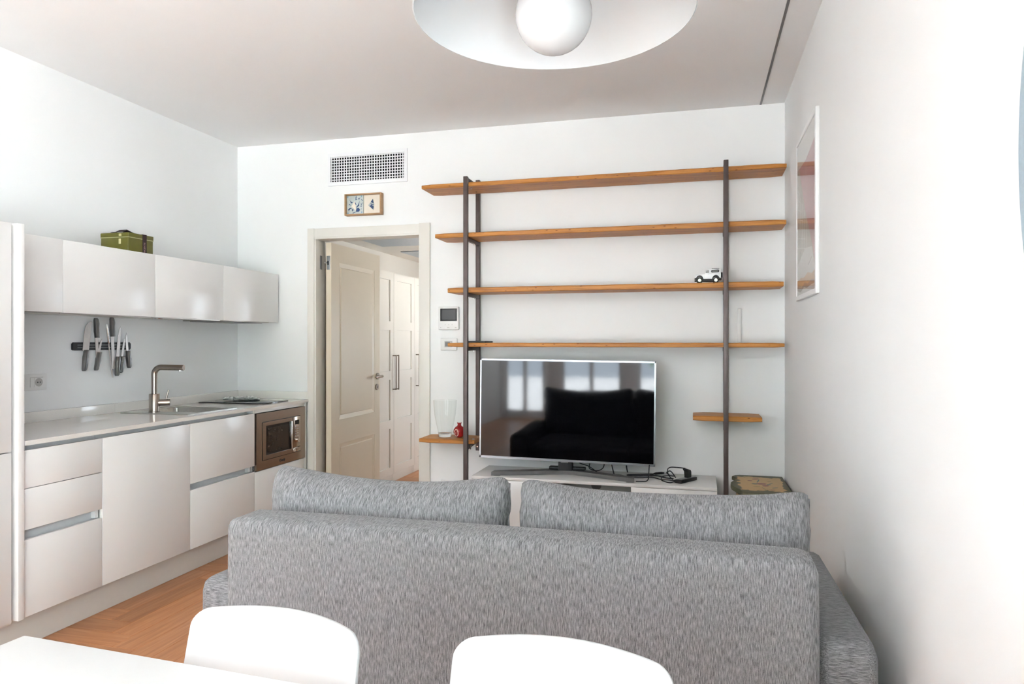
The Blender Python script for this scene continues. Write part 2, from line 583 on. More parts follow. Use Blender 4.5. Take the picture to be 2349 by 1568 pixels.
def thing(name, label, cat, loc=(0, 0, 0), rotz=0.0, group=None):
    o = bpy.data.objects.new(name, None)
    COL.objects.link(o)
    o.empty_display_size = 0.05
    o.location = loc
    o.rotation_euler = (0, 0, rotz)
    ORIGIN[o.name] = Vector(loc)
    tag(o, label, cat, group)
    return o


def struct(o, label, cat='room'):
    o['kind'] = 'structure'
    o['label'] = label
    o['category'] = cat
    return o


def root_empty(name, loc, label, cat):
    o = thing(name, label, cat, loc)
    o['kind'] = 'structure'
    return o


# ================================================================== ROOM SHELL
DX0, DX1, DZ1 = -2.634, -1.845, 2.045      # clear door opening
struct(boxes('wall_back', [((XL - WT, DX0 - 0.02), (YB, YB + WT), (0, ZC)), ((DX1 + 0.02, XR + WT), (YB, YB + WT), (0, ZC)),
                           ((DX0 - 0.02, DX1 + 0.02), (YB, YB + WT), (DZ1 + 0.02, ZC))], 'wall_paint'), 'white painted back wall behind the shelving and doorway', 'wall')
struct(box('wall_left', (XL - WT, XL), (YR - WT, YB), (0, ZC), 'wall_paint', bevel=0), 'white painted wall behind the kitchen units', 'wall')
rw_ = ADDED_RIGHT_WIN
struct(boxes('wall_right', [((XR, XR + WT), (YR - WT, rw_[0]), (0, ZC)), ((XR, XR + WT), (rw_[1], YB), (0, ZC)), ((XR, XR + WT), (rw_[0], rw_[1]), (0, rw_[2])), ((XR, XR + WT), (rw_[0], rw_[1]), (rw_[3], ZC))], 'wall_paint'), 'white painted wall on the right with the poster', 'wall')
rear = []
xs = [XL] + [q for w in REAR_WINS for q in w] + [XR]
for i in range(0, len(xs), 2):
    rear.append(((xs[i], xs[i + 1]), (YR - WT, YR), (0, ZC)))
for (a, b) in REAR_WINS:
    rear.append(((a, b), (YR - WT, YR), (0, WIN_Z[0])))
    rear.append(((a, b), (YR - WT, YR), (WIN_Z[1], ZC)))
struct(boxes('wall_rear', rear, 'wall_paint'), 'white window wall behind the viewer', 'wall')
struct(box('ceiling', (XL - WT, XR + WT), (YR - WT, YB + WT), (ZC, ZC + 0.1), 'ceiling_paint', bevel=0), 'plain white ceiling of the living room', 'ceiling')
struct(box('trim_1', (0.370, 0.381), (YR, YB - 0.004), (ZC - 0.003, ZC), 'slot_grey', bevel=0), 'thin dark grey slot running along the ceiling', 'trim')

for i, (a, b) in enumerate(REAR_WINS):
    w = root_empty('window_%d' % (i + 1), ((a + b) / 2, YR - WT / 2, WIN_Z[0]), 'white framed glazed window door behind the viewer, ' + ['nearest the kitchen wall', 'in the middle', 'nearest the poster wall'][i], 'window')
    z0, z1 = WIN_Z
    y0, y1 = YR - 0.09, YR - 0.03
    mid = (a + b) / 2
    boxes('window_frame', [((a, a + 0.05), (y0, y1), (z0, z1)), ((b - 0.05, b), (y0, y1), (z0, z1)), ((a, b), (y0, y1), (z0, z0 + 0.08)),
                           ((a, b), (y0, y1), (z1 - 0.06, z1)), ((mid - 0.035, mid + 0.035), (y0, y1), (z0, z1))], 'white_frame', w)
    box('pane', (a + 0.05, mid - 0.035), (YR - 0.066, YR - 0.062), (z0 + 0.08, z1 - 0.06), 'window_pane', w, 0)
    box('pane', (mid + 0.035, b - 0.05), (YR - 0.066, YR - 0.062), (z0 + 0.08, z1 - 0.06), 'window_pane', w, 0)

def side_window(name, xw, sgn, win, label):
    y0, y1, z0, z1 = win
    w = root_empty(name, (xw + sgn * WT / 2, (y0 + y1) / 2, z0), label, 'window')
    xa, xb = sorted((xw + sgn * .09, xw + sgn * .03))
    mid = (y0 + y1) / 2
    boxes('window_frame', [((xa, xb), (y0, y0 + .05), (z0, z1)), ((xa, xb), (y1 - .05, y1), (z0, z1)), ((xa, xb), (y0, y1), (z0, z0 + .08)), ((xa, xb), (y0, y1), (z1 - .06, z1)),
                           ((xa, xb), (mid - .035, mid + .035), (z0, z1))], 'white_frame', w)
    xp = sorted((xw + sgn * .062, xw + sgn * .066))
    box('pane', xp, (y0 + .05, mid - .035), (z0 + .08, z1 - .06), 'window_pane', w, 0)
    box('pane', xp, (mid + .035, y1 - .05), (z0 + .08, z1 - .06), 'window_pane', w, 0)


side_window('window_5', XR, 1, ADDED_RIGHT_WIN, 'white framed window door added in the right wall out of view, for kitchen fill light')

# hall beyond the doorway
hy0 = YB + WT
struct(box('wall_hall_left', (HX0 - WT, HX0), (hy0, HY1), (0, HZ), 'hall_paint', bevel=0), 'cream hall wall behind the wardrobe', 'wall')
struct(box('wall_hall_end', (HX0 - WT, HX1 + WT), (HY1, HY1 + WT), (0, HZ), 'hall_paint', bevel=0), 'cream end wall of the hall', 'wall')
hw = ADDED_HALL_WIN
struct(boxes('wall_hall_right', [((HX1, HX1 + WT), (hy0, hw[0]), (0, HZ)), ((HX1, HX1 + WT), (hw[1], HY1), (0, HZ)),
                                 ((HX1, HX1 + WT), (hw[0], hw[1]), (0, hw[2])), ((HX1, HX1 + WT), (hw[0], hw[1]), (hw[3], HZ))], 'hall_paint'),
       'hall wall with an added window, out of view', 'wall')
wh = root_empty('window_4', (HX1 + WT / 2, (hw[0] + hw[1]) / 2, hw[2]), 'white framed hall window added out of view, to light the hall', 'window')
boxes('window_frame', [((HX1 + .03, HX1 + .09), (hw[0], hw[0] + .05), (hw[2], hw[3])), ((HX1 + .03, HX1 + .09), (hw[1] - .05, hw[1]), (hw[2], hw[3])),
                       ((HX1 + .03, HX1 + .09), (hw[0], hw[1]), (hw[2], hw[2] + .05)), ((HX1 + .03, HX1 + .09), (hw[0], hw[1]), (hw[3] - .05, hw[3])),
                       ((HX1 + .03, HX1 + .09), ((hw[0] + hw[1]) / 2 - .03, (hw[0] + hw[1]) / 2 + .03), (hw[2], hw[3]))], 'white_frame', wh)
box('pane', (HX1 + .058, HX1 + .062), (hw[0] + .05, hw[1] - .05), (hw[2] + .05, hw[3] - .05), 'window_pane', wh, 0)
ch = struct(box('ceiling_hall', (HX0 - WT, HX1 + WT), (hy0, HY1 + WT), (HZ, HZ + 0.1), 'hall_paint', bevel=0), 'low cream ceiling of the hall', 'ceiling')
box('ceiling_panel', (-3.125, -1.6), (5.3, 6.63), (HZ - 0.012, HZ), 'hall_panel', ch, 0.002)
box('ceiling_panel', (-3.125, -1.6), (7.09, 8.2), (HZ - 0.012, HZ), 'hall_panel', ch, 0.002)

# ---------------------------------------------------------------- floor: herringbone planks
flo = struct(boxes('floor', [((XL - WT, XR + WT), (YR - WT, YB + WT), (-0.12, -0.012)), ((HX0 - WT, HX1 + WT), (YB + WT, HY1 + WT), (-0.12, -0.012))], 'backing'),
             'oak herringbone parquet floor', 'floor')
PW, PL = 0.12, 0.60


def clip(poly, x0, x1, y0, y1):
    for (ax, lim, sgn) in ((0, x0, 1), (0, x1, -1), (1, y0, 1), (1, y1, -1)):
        out = []
        for i in range(len(poly)):
            p, q = poly[i], poly[(i + 1) % len(poly)]
            pi, qi = sgn * (p[ax] - lim) >= 0, sgn * (q[ax] - lim) >= 0
            if pi: out.append(p)
            if pi != qi:
                t = (lim - p[ax]) / (q[ax] - p[ax])
                out.append((p[0] + t * (q[0] - p[0]), p[1] + t * (q[1] - p[1])))
        poly = out
        if len(poly) < 3: return None
    return poly


def plank_bm(bm, poly, along_x, org, top, uvl):
    s = random.uniform(0, 50), random.uniform(0, 50)
    g = 0.0006
    cx = sum(p[0] for p in poly) / len(poly); cy = sum(p[1] for p in poly) / len(poly)
    def ins(p, d):
        return (p[0] + (d if p[0] < cx else -d), p[1] + (d if p[1] < cy else -d))
    lo = [bm.verts.new((*ins(p, g), -0.012)) for p in poly]
    md = [bm.verts.new((*ins(p, g), top - 0.0012)) for p in poly]
    hi = [bm.verts.new((*ins(p, g + 0.0012), top)) for p in poly]
    n = len(poly)
    fs = [bm.faces.new(hi)]
    for r0, r1 in ((lo, md), (md, hi)):
        for i in range(n):
            fs.append(bm.faces.new((r0[i], r0[(i + 1) % n], r1[(i + 1) % n], r1[i])))
    for f in fs:
        for l in f.loops:
            dx, dy = l.vert.co.x - org[0], l.vert.co.y - org[1]
            l[uvl].uv = (dx + s[0], dy + s[1]) if along_x else (dy + s[0], dx + s[1])


planks = []
OX, OY = -2.433 + 0.0, 2.478
for ai in range(-160, 161):
    for bi in range(-14, 15):
        bx, by = ai * PW + bi * PL, ai * PW - bi * PL
        for (along_x, rx, ry, rw, rh) in ((True, 0, 0, PL, PW), (False, PL, PW - PL, PW, PL)):
            # mirrored in X so that the spine runs towards the far left
            x1_ = OX - (bx + rx); x0_ = x1_ - rw
            y0_ = OY + by + ry; y1_ = y0_ + rh
            if x1_ < HX0 or x0_ > XR or y1_ < YR or y0_ > HY1: continue
            for ri, R in enumerate(((XL, XR, YR, YB + WT), (HX0, HX1, YB + WT, HY1))):
                q = clip([(x0_, y0_), (x1_, y0_), (x1_, y1_), (x0_, y1_)], *R)
                if not q: continue
                ar = abs(sum(q[i][0] * q[(i + 1) % len(q)][1] - q[(i + 1) % len(q)][0] * q[i][1] for i in range(len(q)))) / 2
                if ar < 0.0004: continue
                cx_ = sum(p[0] for p in q) / len(q); cy_ = sum(p[1] for p in q) / len(q)
                planks.append((math.hypot(cx_ + 2.2, (cy_ - 2.6)), q, along_x, (x0_, y0_), ri))
planks.sort(key=lambda t: t[0])
near = [p for p in planks if p[4] == 0 and p[1][0][0] < -1.2 and p[1][0][1] < 4.2][:190]
hallv = [p for p in planks if p[4] == 1 and -2.8 < sum(q[0] for q in p[1]) / len(p[1]) < -2.0 and sum(q[1] for q in p[1]) / len(p[1]) < 7.2][:60]
single = {id(p) for p in near + hallv}
rest = bmesh.new(); rl = rest.loops.layers.uv.new('UVMap')
for p in planks:
    top = random.uniform(-0.0004, 0.0)
    if id(p) in single:
        bm = bmesh.new(); ul = bm.loops.layers.uv.new('UVMap')
        plank_bm(bm, p[1], p[2], p[3], top, ul)
        finish('plank', bm, 'oak_floor', flo)
    else:
        plank_bm(rest, p[1], p[2], p[3], top, rl)
ro = finish('planks', rest, 'oak_floor', flo)
ro['kind'] = 'stuff'

# ---------------------------------------------------------------- door casing and door
tr = root_empty('trim_2', ((DX0 + DX1) / 2, YB, 0), 'cream door casing with flat boards and square corners', 'door casing')
CX0, CX1, CZ = -2.698, -1.763, 2.122
box('casing_board', (CX0, DX0 - 0.012), (YB - 0.016, YB + 0.0), (0, CZ), 'casing_cream', tr, 0.002)
box('casing_board', (DX1 + 0.004, CX1), (YB - 0.016, YB + 0.0), (0, CZ + 0.004), 'casing_cream', tr, 0.002)
box('casing_board', (DX0 - 0.012, DX1 + 0.004), (YB - 0.013, YB + 0.0), (DZ1 + 0.012, CZ - 0.002), 'casing_cream', tr, 0.002)
boxes('door_jamb', [((DX0 - 0.02, DX0), (YB - 0.008, YB + WT), (0, DZ1)), ((DX1, DX1 + 0.02), (YB - 0.008, YB + WT), (0, DZ1)),
                    ((DX0 - 0.02, DX1 + 0.02), (YB - 0.008, YB + WT), (DZ1, DZ1 + 0.02))], 'casing_cream', tr, 0.002)

DXF = -2.562                                   # visible face of the open leaf
dr = root_empty('door_1', (DXF - 0.02, 4.585, 0), 'cream two-panel interior door standing open into the hall', 'door')
dz0, dz1, dy0, dy1 = 0.01, 2.03, 4.582, 5.385
# leaf = stiles and rails around two recessed panels
PN = [(0.14, 0.555), (0.735, 1.895)]
py0, py1 = 4.70, 5.285
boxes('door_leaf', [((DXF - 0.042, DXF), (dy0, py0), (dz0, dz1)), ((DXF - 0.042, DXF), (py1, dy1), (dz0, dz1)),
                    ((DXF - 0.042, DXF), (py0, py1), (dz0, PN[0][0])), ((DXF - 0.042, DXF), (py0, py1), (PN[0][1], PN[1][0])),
                    ((DXF - 0.042, DXF), (py0, py1), (PN[1][1], dz1)), ((DXF - 0.034, DXF - 0.012), (py0, py1), (dz0, dz1))], 'door_cream_bounce', dr)
for (a, b) in PN:
    bm = bmesh.new()                            # raised field with sloped moulding
    o_, i_ = 0.0, 0.030
    A = [(py0 + o_, a + o_), (py1 - o_, a + o_), (py1 - o_, b - o_), (py0 + o_, b - o_)]
    B = [(py0 + i_, a + i_), (py1 - i_, a + i_), (py1 - i_, b - i_), (py0 + i_, b - i_)]
    C_ = [(py0 + i_ + .006, a + i_ + .006), (py1 - i_ - .006, a + i_ + .006), (py1 - i_ - .006, b - i_ - .006), (py0 + i_ + .006, b - i_ - .006)]
    va = [bm.verts.new((DXF - 0.002, *p)) for p in A]
    vb = [bm.verts.new((DXF - 0.009, *p)) for p in B]
    vc = [bm.verts.new((DXF - 0.003, *p)) for p in C_]
    for r0, r1 in ((va, vb), (vb, vc)):
        for i in range(4):
            bm.faces.new((r0[i], r0[(i + 1) % 4], r1[(i + 1) % 4], r1[i]))
    bm.faces.new(vc)
    finish('panel', bm, 'door_cream_bounce', dr)
hd = cyl('handle_rose', (DXF, 5.335, 1.027), (DXF + 0.012, 5.335, 1.027), 0.026, 'nickel', dr)
bm = bmesh.new()
bm_tube(bm, [(DXF + .01, 5.335, 1.027), (DXF + .05, 5.335, 1.027)], 0.009, 12)
bm_tube(bm, smooth_path([(DXF + .048, 5.338, 1.027), (DXF + .052, 5.30, 1.028), (DXF + .052, 5.24, 1.026), (DXF + .05, 5.205, 1.024)], 5),
        [.010, .0105, .011, .011, .0108, .0105, .0102, .01, .0097, .0094, .009, .0085, .008, .0074, .0066, .005], 12)
finish('lever', bm, 'nickel', hd, smooth=50)
kr = cyl('key_rose', (DXF, 5.325, 0.938), (DXF + 0.010, 5.325, 0.938), 0.025, 'nickel', dr)
box('keyhole', (DXF + .010, DXF + .0108), (5.322, 5.328), (0.928, 0.948), 'black_plastic', kr, 0)
hg = box('hinge', (DXF - 0.036, DXF - 0.008), (dy0 - 0.0025, dy0), (1.835, 1.935), 'hinge_grey', dr, 0.001)
box('hinge_cavity', (DXF - 0.030, DXF - 0.018), (dy0 - 0.0035, dy0 - 0.002), (1.868, 1.898), 'black_plastic', hg, 0)
tube('hinge_knuckle', [(DXF - 0.05, dy0 - 0.006, 1.886), (DXF - 0.03, dy0 - 0.004, 1.886)], 0.007, 'chrome', hg)
box('hinge_leaf', (DX0, DX0 + 0.003), (4.545, 4.575), (1.835, 1.935), 'hinge_grey', dr, 0.001)

# ================================================================== HALL WARDROBE
WX = -2.745
for i in range(3):
    y0 = 5.575 + i * 0.499
    y1 = y0 + 0.497
    lab = ['cream panelled wardrobe half hidden by the open door', 'cream panelled wardrobe in the middle of the hall row, beyond the open door', 'cream panelled wardrobe at the right edge of the doorway'][i]
    w = thing('hall_wardrobe', lab, 'wardrobe', (HX0 + 0.3, (y0 + y1) / 2, 0), group='hall wardrobes')
    box('body', (HX0 + 0.005, WX - 0.022), (y0, y1), (0.075, 1.955), 'wardrobe_cream', w)
    box('base', (HX0 + 0.005, WX - 0.012), (y0, y1), (0.0, 0.073), 'wardrobe_cream', w)
    st = 0.075
    rails = [(0.077, 0.116 + 0.03), (0.506, 0.586), (0.96, 1.041), (1.419, 1.503), (1.885, 1.955)]
    lst = [((WX - 0.02, WX), (y0 + .001, y0 + st), (0.077, 1.955)), ((WX - 0.02, WX), (y1 - st, y1 - .001), (0.077, 1.955)),
           ((WX - 0.02, WX - 0.011), (y0 + st, y1 - st), (0.08, 1.95))]
    for (a, b) in rails:
        lst.append(((WX - 0.02, WX), (y0 + st, y1 - st), (a, b)))
    d = boxes('wardrobe_door', lst, 'wardrobe_cream', w)
    hy = (y1 - 0.02) if i == 0 else (y0 + 0.035)
    bm = bmesh.new()
    bm_box(bm, (WX + .03, WX + .038), (hy - .005, hy + .005), (0.862, 1.19), 0.001)
    bm_box(bm, (WX, WX + .034), (hy - .004, hy + .004), (0.864, 0.874))
    bm_box(bm, (WX, WX + .034), (hy - .004, hy + .004), (1.178, 1.188))
    finish('door_handle', bm, 'bronze', d)

# ================================================================== KITCHEN
KX, KB = -2.70, XL + 0.004          # front plane, back plane
FT = 0.02
UNITS = [2.296, 2.695, 3.286, 3.870, 4.478]
DT, DBm = 0.858, 0.165              # door tops / bottoms
GAP = 0.002


def front(parent, y0, y1, z0, z1, name='drawer'):
    return box(name, (KX - FT, KX), (y0 + GAP, y1 - GAP), (z0, z1), 'gloss_white', parent, 0.0012)


def carcass(parent, y0, y1, grips):
    y0b, y1b, xf_ = y0 + .0005, y1 - .0005, KX - 0.055
    boxes('body', [((KB, xf_), (y0b, y0b + .018), (0.15, 0.879)), ((KB, xf_), (y1b - .018, y1b), (0.15, 0.879)), ((KB, xf_), (y0b + .018, y1b - .018), (0.15, 0.168)),
                   ((KB, KB + .008), (y0b + .018, y1b - .018), (0.168, 0.879)), ((xf_ - .01, xf_), (y0b + .018, y1b - .018), (0.168, 0.879))], 'carcass_white', parent)
    for (a, b) in grips:           # recessed grip profile behind the fronts
        bm = bmesh.new()
        bm_box(bm, (KX - 0.055, KX - 0.045), (y0 + .001, y1 - .001), (a - 0.03, b + 0.012))
        bm_box(bm, (KX - 0.045, KX - 0.021), (y0 + .001, y1 - .001), (a - 0.03, a - 0.022))
        finish('grip_profile', bm, 'grip_metal', parent)


u = thing('base_cabinet', 'white base cabinet with three drawers next to the tall unit', 'cabinet', ((KX + KB) / 2, (UNITS[0] + UNITS[1]) / 2, 0), group='kitchen base cabinets')
carcass(u, UNITS[0], UNITS[1], [(DT, 0.879), (0.485, 0.527)])
front(u, UNITS[0], UNITS[1], 0.700, DT); front(u, UNITS[0], UNITS[1], 0.527, 0.697); front(u, UNITS[0], UNITS[1], DBm, 0.485)
bx_ = box('profile_end', (KX - .044, KX - .022), (UNITS[1] - .022, UNITS[1] - .002), (0.486, 0.526), 'device_white', u, 0)
u = thing('base_cabinet', 'white base cabinet with one tall plain door, second from the tall unit', 'cabinet', ((KX + KB) / 2, (UNITS[1] + UNITS[2]) / 2, 0), group='kitchen base cabinets')
carcass(u, UNITS[1], UNITS[2], [(DT, 0.879)])
front(u, UNITS[1], UNITS[2], DBm, DT, 'cabinet_door')
u = thing('base_cabinet', 'white base cabinet with two deep drawers beside the microwave', 'cabinet', ((KX + KB) / 2, (UNITS[2] + UNITS[3]) / 2, 0), group='kitchen base cabinets')
carcass(u, UNITS[2], UNITS[3], [(DT, 0.879), (0.490, 0.527)])
front(u, UNITS[2], UNITS[3], 0.527, DT); front(u, UNITS[2], UNITS[3], DBm, 0.490)
box('profile_end', (KX - .044, KX - .022), (UNITS[3] - .04, UNITS[3] - .015), (0.491, 0.526), 'device_white', u, 0)
box('profile_end', (KX - .044, KX - .001), (UNITS[3] - .02, UNITS[3] - .001), (0.860, 0.879), 'device_white', u, 0)
u = thing('base_cabinet', 'white base cabinet holding the built-in microwave at the corner', 'cabinet', ((KX + KB) / 2, (UNITS[3] + UNITS[4]) / 2, 0), group='kitchen base cabinets')
boxes('body', [((KB, KX - .022), (UNITS[3] + .0005, UNITS[4] - .022), (0.15, 0.485)), ((KB, KX - .022), (UNITS[3] + .0005, UNITS[3] + .006), (0.485, 0.879)),
               ((KB, KB + .02), (UNITS[3] + .0005, UNITS[4] - .022), (0.485, 0.879))], 'carcass_white', u)
front(u, UNITS[3], UNITS[4] - .022, DBm, 0.485, 'cabinet_door')
box('side_panel', (KB, KX), (UNITS[4] - .021, UNITS[4] - .001), (0.0, 0.879), 'gloss_white', u, 0.001)
box('filler_strip', (KX - FT, KX - .001), (UNITS[3] + GAP, UNITS[4] - .024), (0.857, 0.879), 'gloss_white', u, 0.001)

tag(box('kitchen_plinth', (-2.82, -2.80), (1.632, UNITS[4] - .022), (0.0, 0.149), 'plinth_white'), 'long white plinth board under the kitchen base units', 'plinth')

# microwave
my0, my1, mz0, mz1 = 3.879, 4.448, 0.490, 0.853
mw = thing('microwave', 'brown steel built-in microwave in the white corner cabinet', 'microwave', (KX - .2, (my0 + my1) / 2, mz0))
box('casing', (KX - 0.36, KX - 0.012), (my0 + .01, my1 - .01), (mz0 + .005, mz1 - .005), 'grey_plastic', mw, 0)
fx = KX + 0.006
iy0, iy1, iz0, iz1 = 3.938, 4.387, 0.546, 0.796
boxes('fascia', [((KX - .012, fx), (my0, iy0), (mz0, mz1)), ((KX - .012, fx), (iy1, my1), (mz0, mz1)), ((KX - .012, fx), (iy0, iy1), (mz0, iz0)),
                 ((KX - .012, fx), (iy0, iy1), (iz1, mz1))], 'fascia_steel', mw)
box('fascia_shadow_gap', (KX - .012, KX - .004), (iy0, iy1), (iz0, iz1), 'black_plastic', mw, 0)
wy0, wy1, wz0, wz1 = 3.976, 4.262, 0.578, 0.768
boxes('microwave_door', [((KX - .006, fx + .004), (iy0 + .003, wy0), (iz0 + .004, iz1 - .004)), ((KX - .006, fx + .004), (wy1, wy1 + .022), (iz0 + .004, iz1 - .004)),
                         ((KX - .006, fx + .004), (wy0, wy1), (iz0 + .004, wz0)), ((KX - .006, fx + .004), (wy0, wy1), (wz1, iz1 - .004))], 'fascia_steel', mw)
wn = box('door_window', (KX - .005, fx + .002), (wy0, wy1), (wz0, wz1), 'black_gloss', mw, 0)
box('window_mesh', (fx + .002, fx + .0026), (wy0 + .018, wy1 - .028), (wz0 + .018, wz1 - .018), 'smoked_glass', wn, 0)
box('door_grip', (fx + .004, fx + .012), (wy1 + .001, wy1 + .009), (wz0, wz1), 'chrome', mw, 0.002)
cpn = box('control_panel', (KX - .006, fx + .003), (4.288, iy1 - .003), (iz0 + .036, iz1 - .004), 'fascia_steel', mw, 0.0008)
box('display', (fx + .003, fx + .0038), (4.315, 4.366), (0.738, 0.768), 'black_gloss', cpn, 0)
for r_ in range(5):
    for c_ in range(2):
        box('button', (fx + .003, fx + .0042), (4.318 + c_ * .026, 4.329 + c_ * .026), (0.722 - r_ * .016, 0.727 - r_ * .016), 'device_mark', cpn, 0)
kn = cyl('knob', (fx + .003, 4.336, 0.632), (fx + .022, 4.336, 0.632), 0.017, 'chrome', cpn, 24)
bt = box('release_panel', (KX - .006, fx + .003), (4.288, iy1 - .003), (iz0 + .004, iz0 + .033), 'fascia_steel', mw, 0.0008)
box('release_button', (fx + .003, fx + .006), (4.292, 4.316), (iz0 + .006, iz0 + .031), 'chrome', bt, 0.001)
TXM = Matrix(((0, 0, 1, 0), (1, 0, 0, 0), (0, 1, 0, 0), (0, 0, 0, 1)))       # text in the YZ plane facing +X
SH = Matrix(((1, .25, 0, 0), (0, 1, 0, 0), (0, 0, 1, 0), (0, 0, 0, 1)))
text_mesh('maker_name', 'Candy', 0.026, 'black_plastic', mw, Matrix.Translation((fx + .0006, 4.165, 0.518)) @ TXM @ SH)

# worktop with sink cut-out
SX0, SX1, SY0, SY1 = -3.215, -2.755, 3.335, 3.770
wt = thing('kitchen_worktop', 'pale speckled stone worktop running along the base cabinets', 'worktop', ((KX + KB) / 2, 3.39, 0.88))
WF = -2.688
boxes('slab', [((KB, WF), (2.296, SY0 + .004), (0.880, 0.900)), ((KB, WF), (SY1 - .004, YB - .003), (0.880, 0.900)),
               ((KB, SX0 + .004), (SY0 + .004, SY1 - .004), (0.880, 0.900)), ((SX1 - .004, WF), (SY0 + .004, SY1 - .004), (0.880, 0.900))], 'quartz', wt)
box('upstand', (KB, KB + .014), (2.296, 3.35), (0.900, 0.953), 'quartz', wt, 0.001)
box('upstand', (KB, KB + .014), (3.3505, YB - .003), (0.900, 0.953), 'quartz', wt, 0.001)
box('upstand', (KB + .0145, WF - .01), (YB - .017, YB - .003), (0.900, 0.953), 'quartz', wt, 0.001)

# sink
sk = thing('kitchen_sink', 'square stainless steel sink set into the stone worktop', 'sink', ((SX0 + SX1) / 2, (SY0 + SY1) / 2, 0.72))
BX0, BX1, BY0, BY1 = SX0 + .035, SX1 - .03, SY0 + .115, SY1 - .03
boxes('rim', [((SX0, SX1), (SY0, BY0), (0.897, 0.9035)), ((SX0, SX1), (BY1, SY1), (0.897, 0.9035)), ((SX0, BX0), (BY0, BY1), (0.897, 0.9035)), ((BX1, SX1), (BY0, BY1), (0.897, 0.9035))], 'sink_steel', sk, 0)
bm = bmesh.new()
def rrect(x0, x1, y0, y1, r, z, n=6):
    out = []
    for (cx_, cy_, a0) in ((x1 - r, y1 - r, 0), (x0 + r, y1 - r, PI / 2), (x0 + r, y0 + r, PI), (x1 - r, y0 + r, 1.5 * PI)):
        for k in range(n + 1):
            a = a0 + k / n * PI / 2
            out.append((cx_ + r * math.cos(a), cy_ + r * math.sin(a), z))
    return out
rings = [rrect(BX0 - .002, BX1 + .002, BY0 - .002, BY1 + .002, .004, .9035), rrect(BX0 + .006, BX1 - .006, BY0 + .006, BY1 - .006, .03, .895), rrect(BX0 + .012, BX1 - .012, BY0 + .012, BY1 - .012, .03, .76),
         rrect(BX0 + .035, BX1 - .035, BY0 + .035, BY1 - .035, .03, .735)]
rv = [[bm.verts.new(p) for p in r] for r in rings]
for a, b in zip(rv, rv[1:]):
    for k in range(len(a)):
        bm.faces.new((a[k], a[(k + 1) % len(a)], b[(k + 1) % len(a)], b[k]))
bm.faces.new(rv[-1])
finish('basin', bm, 'sink_steel', sk, smooth=45)
lathe('drain', [(0, .003), (.03, .003), (.042, .001), (.042, 0)], ((BX0 + BX1) / 2, (BY0 + BY1) / 2, .735), 'chrome', sk)

# faucet
FX, FY = -3.043, 3.405
fa = thing('kitchen_faucet', 'brushed nickel L-shaped kitchen tap rising beside the sink', 'faucet', (FX, FY, 0.9035))
lathe('base', [(.031, 0), (.031, .004), (.0285, .006), (.0285, .105), (.027, .107), (0, .107)], (FX, FY, 0.9035), 'nickel', fa)
ex, ey = FX + .172, FY + .035
zt = 1.163
L1 = Vector((FX, FY, 1.0)); dirv = Vector((ex - FX, ey - FY, 0)).normalized()
arc = [L1, Vector((FX, FY, zt - .04))]
for k in range(1, 9):
    a = k / 8 * PI / 2
    arc.append(Vector((FX, FY, zt - .04)) + dirv * (.04 * (1 - math.cos(a))) + Vector((0, 0, .04 * math.sin(a))))
arc.append(Vector((ex, ey, zt - .002)))
tube('spout', arc, 0.0165, 'nickel', fa, 18)
cyl('aerator', (ex - dirv.x * .022, ey - dirv.y * .022, zt - .012), (ex - dirv.x * .022, ey - dirv.y * .022, zt - .021), .010, 'chrome', fa)
hv = Vector((.75, .55, 0)).normalized()
hb = cyl('handle_body', (FX + hv.x * .02, FY + hv.y * .02, .958), (FX + hv.x * .082, FY + hv.y * .082, .958), .0185, 'nickel', fa)
tube('lever', [(FX + hv.x * .06, FY + hv.y * .06, .97), (FX + hv.x * .074, FY + hv.y * .074, 1.03)], .0045, 'nickel', hb)

# hob and spoon rest
hb_ = thing('induction_hob', 'narrow black glass hob lying on the worktop in the corner', 'hob', (-3.0, 4.16, .9))
box('glass_plate', (-3.25, -2.745), (4.035, 4.315), (.9005, .9065), 'hob_glass', hb_, .001)
for cyy, rr in ((-3.12, .085), (-2.88, .07)):
    bm = bmesh.new()
    bmesh.ops.create_circle
    n_ = 40
    a = [bm.verts.new((cyy + rr * math.cos(2 * PI * k / n_), 4.175 + rr * math.sin(2 * PI * k / n_), .90665)) for k in range(n_)]
    b = [bm.verts.new((cyy + (rr - .002) * math.cos(2 * PI * k / n_), 4.175 + (rr - .002) * math.sin(2 * PI * k / n_), .90665)) for k in range(n_)]
    for k in range(n_):
        bm.faces.new((a[k], a[(k + 1) % n_], b[(k + 1) % n_], b[k]))
    finish('zone_ring', bm, 'grey_plastic', hb_)
sp = thing('spoon_rest', 'grey and white ceramic fish-shaped spoon rest on the black hob', 'spoon rest', (-3.0, 4.20, .9068))
def fish(t):      # half-width along the length
    if t < .28: return .030 * (1 - (t / .28)) ** .8 + .012
    return .012 + .044 * math.sin(PI * min(1, (t - .22) / .80)) ** .75
bm = bmesh.new()
rows = []
N_ = 26
ax_ = Vector((.72, .52, 0)).normalized(); bx2 = Vector((-ax_.y, ax_.x, 0))
for i in range(N_ + 1):
    t = i / N_
    hw_ = max(fish(t), .003)
    row = []
    for k in range(-5, 6):
        s = k / 5
        z = .003 + .024 * abs(s) ** 2.2 * min(1, 4 * (t + .06)) * min(1, 4 * (1.06 - t)) + .010 * max(0, .25 - t) * 4
        row.append(Vector((-3.12, 4.118, .9085)) + ax_ * (t * .235) + bx2 * (s * hw_) + Vector((0, 0, z)))
    rows.append(row)
tv = [[bm.verts.new(p) for p in r] for r in rows]
bv = [[bm.verts.new(p - Vector((0, 0, .005))) for p in r] for r in rows]
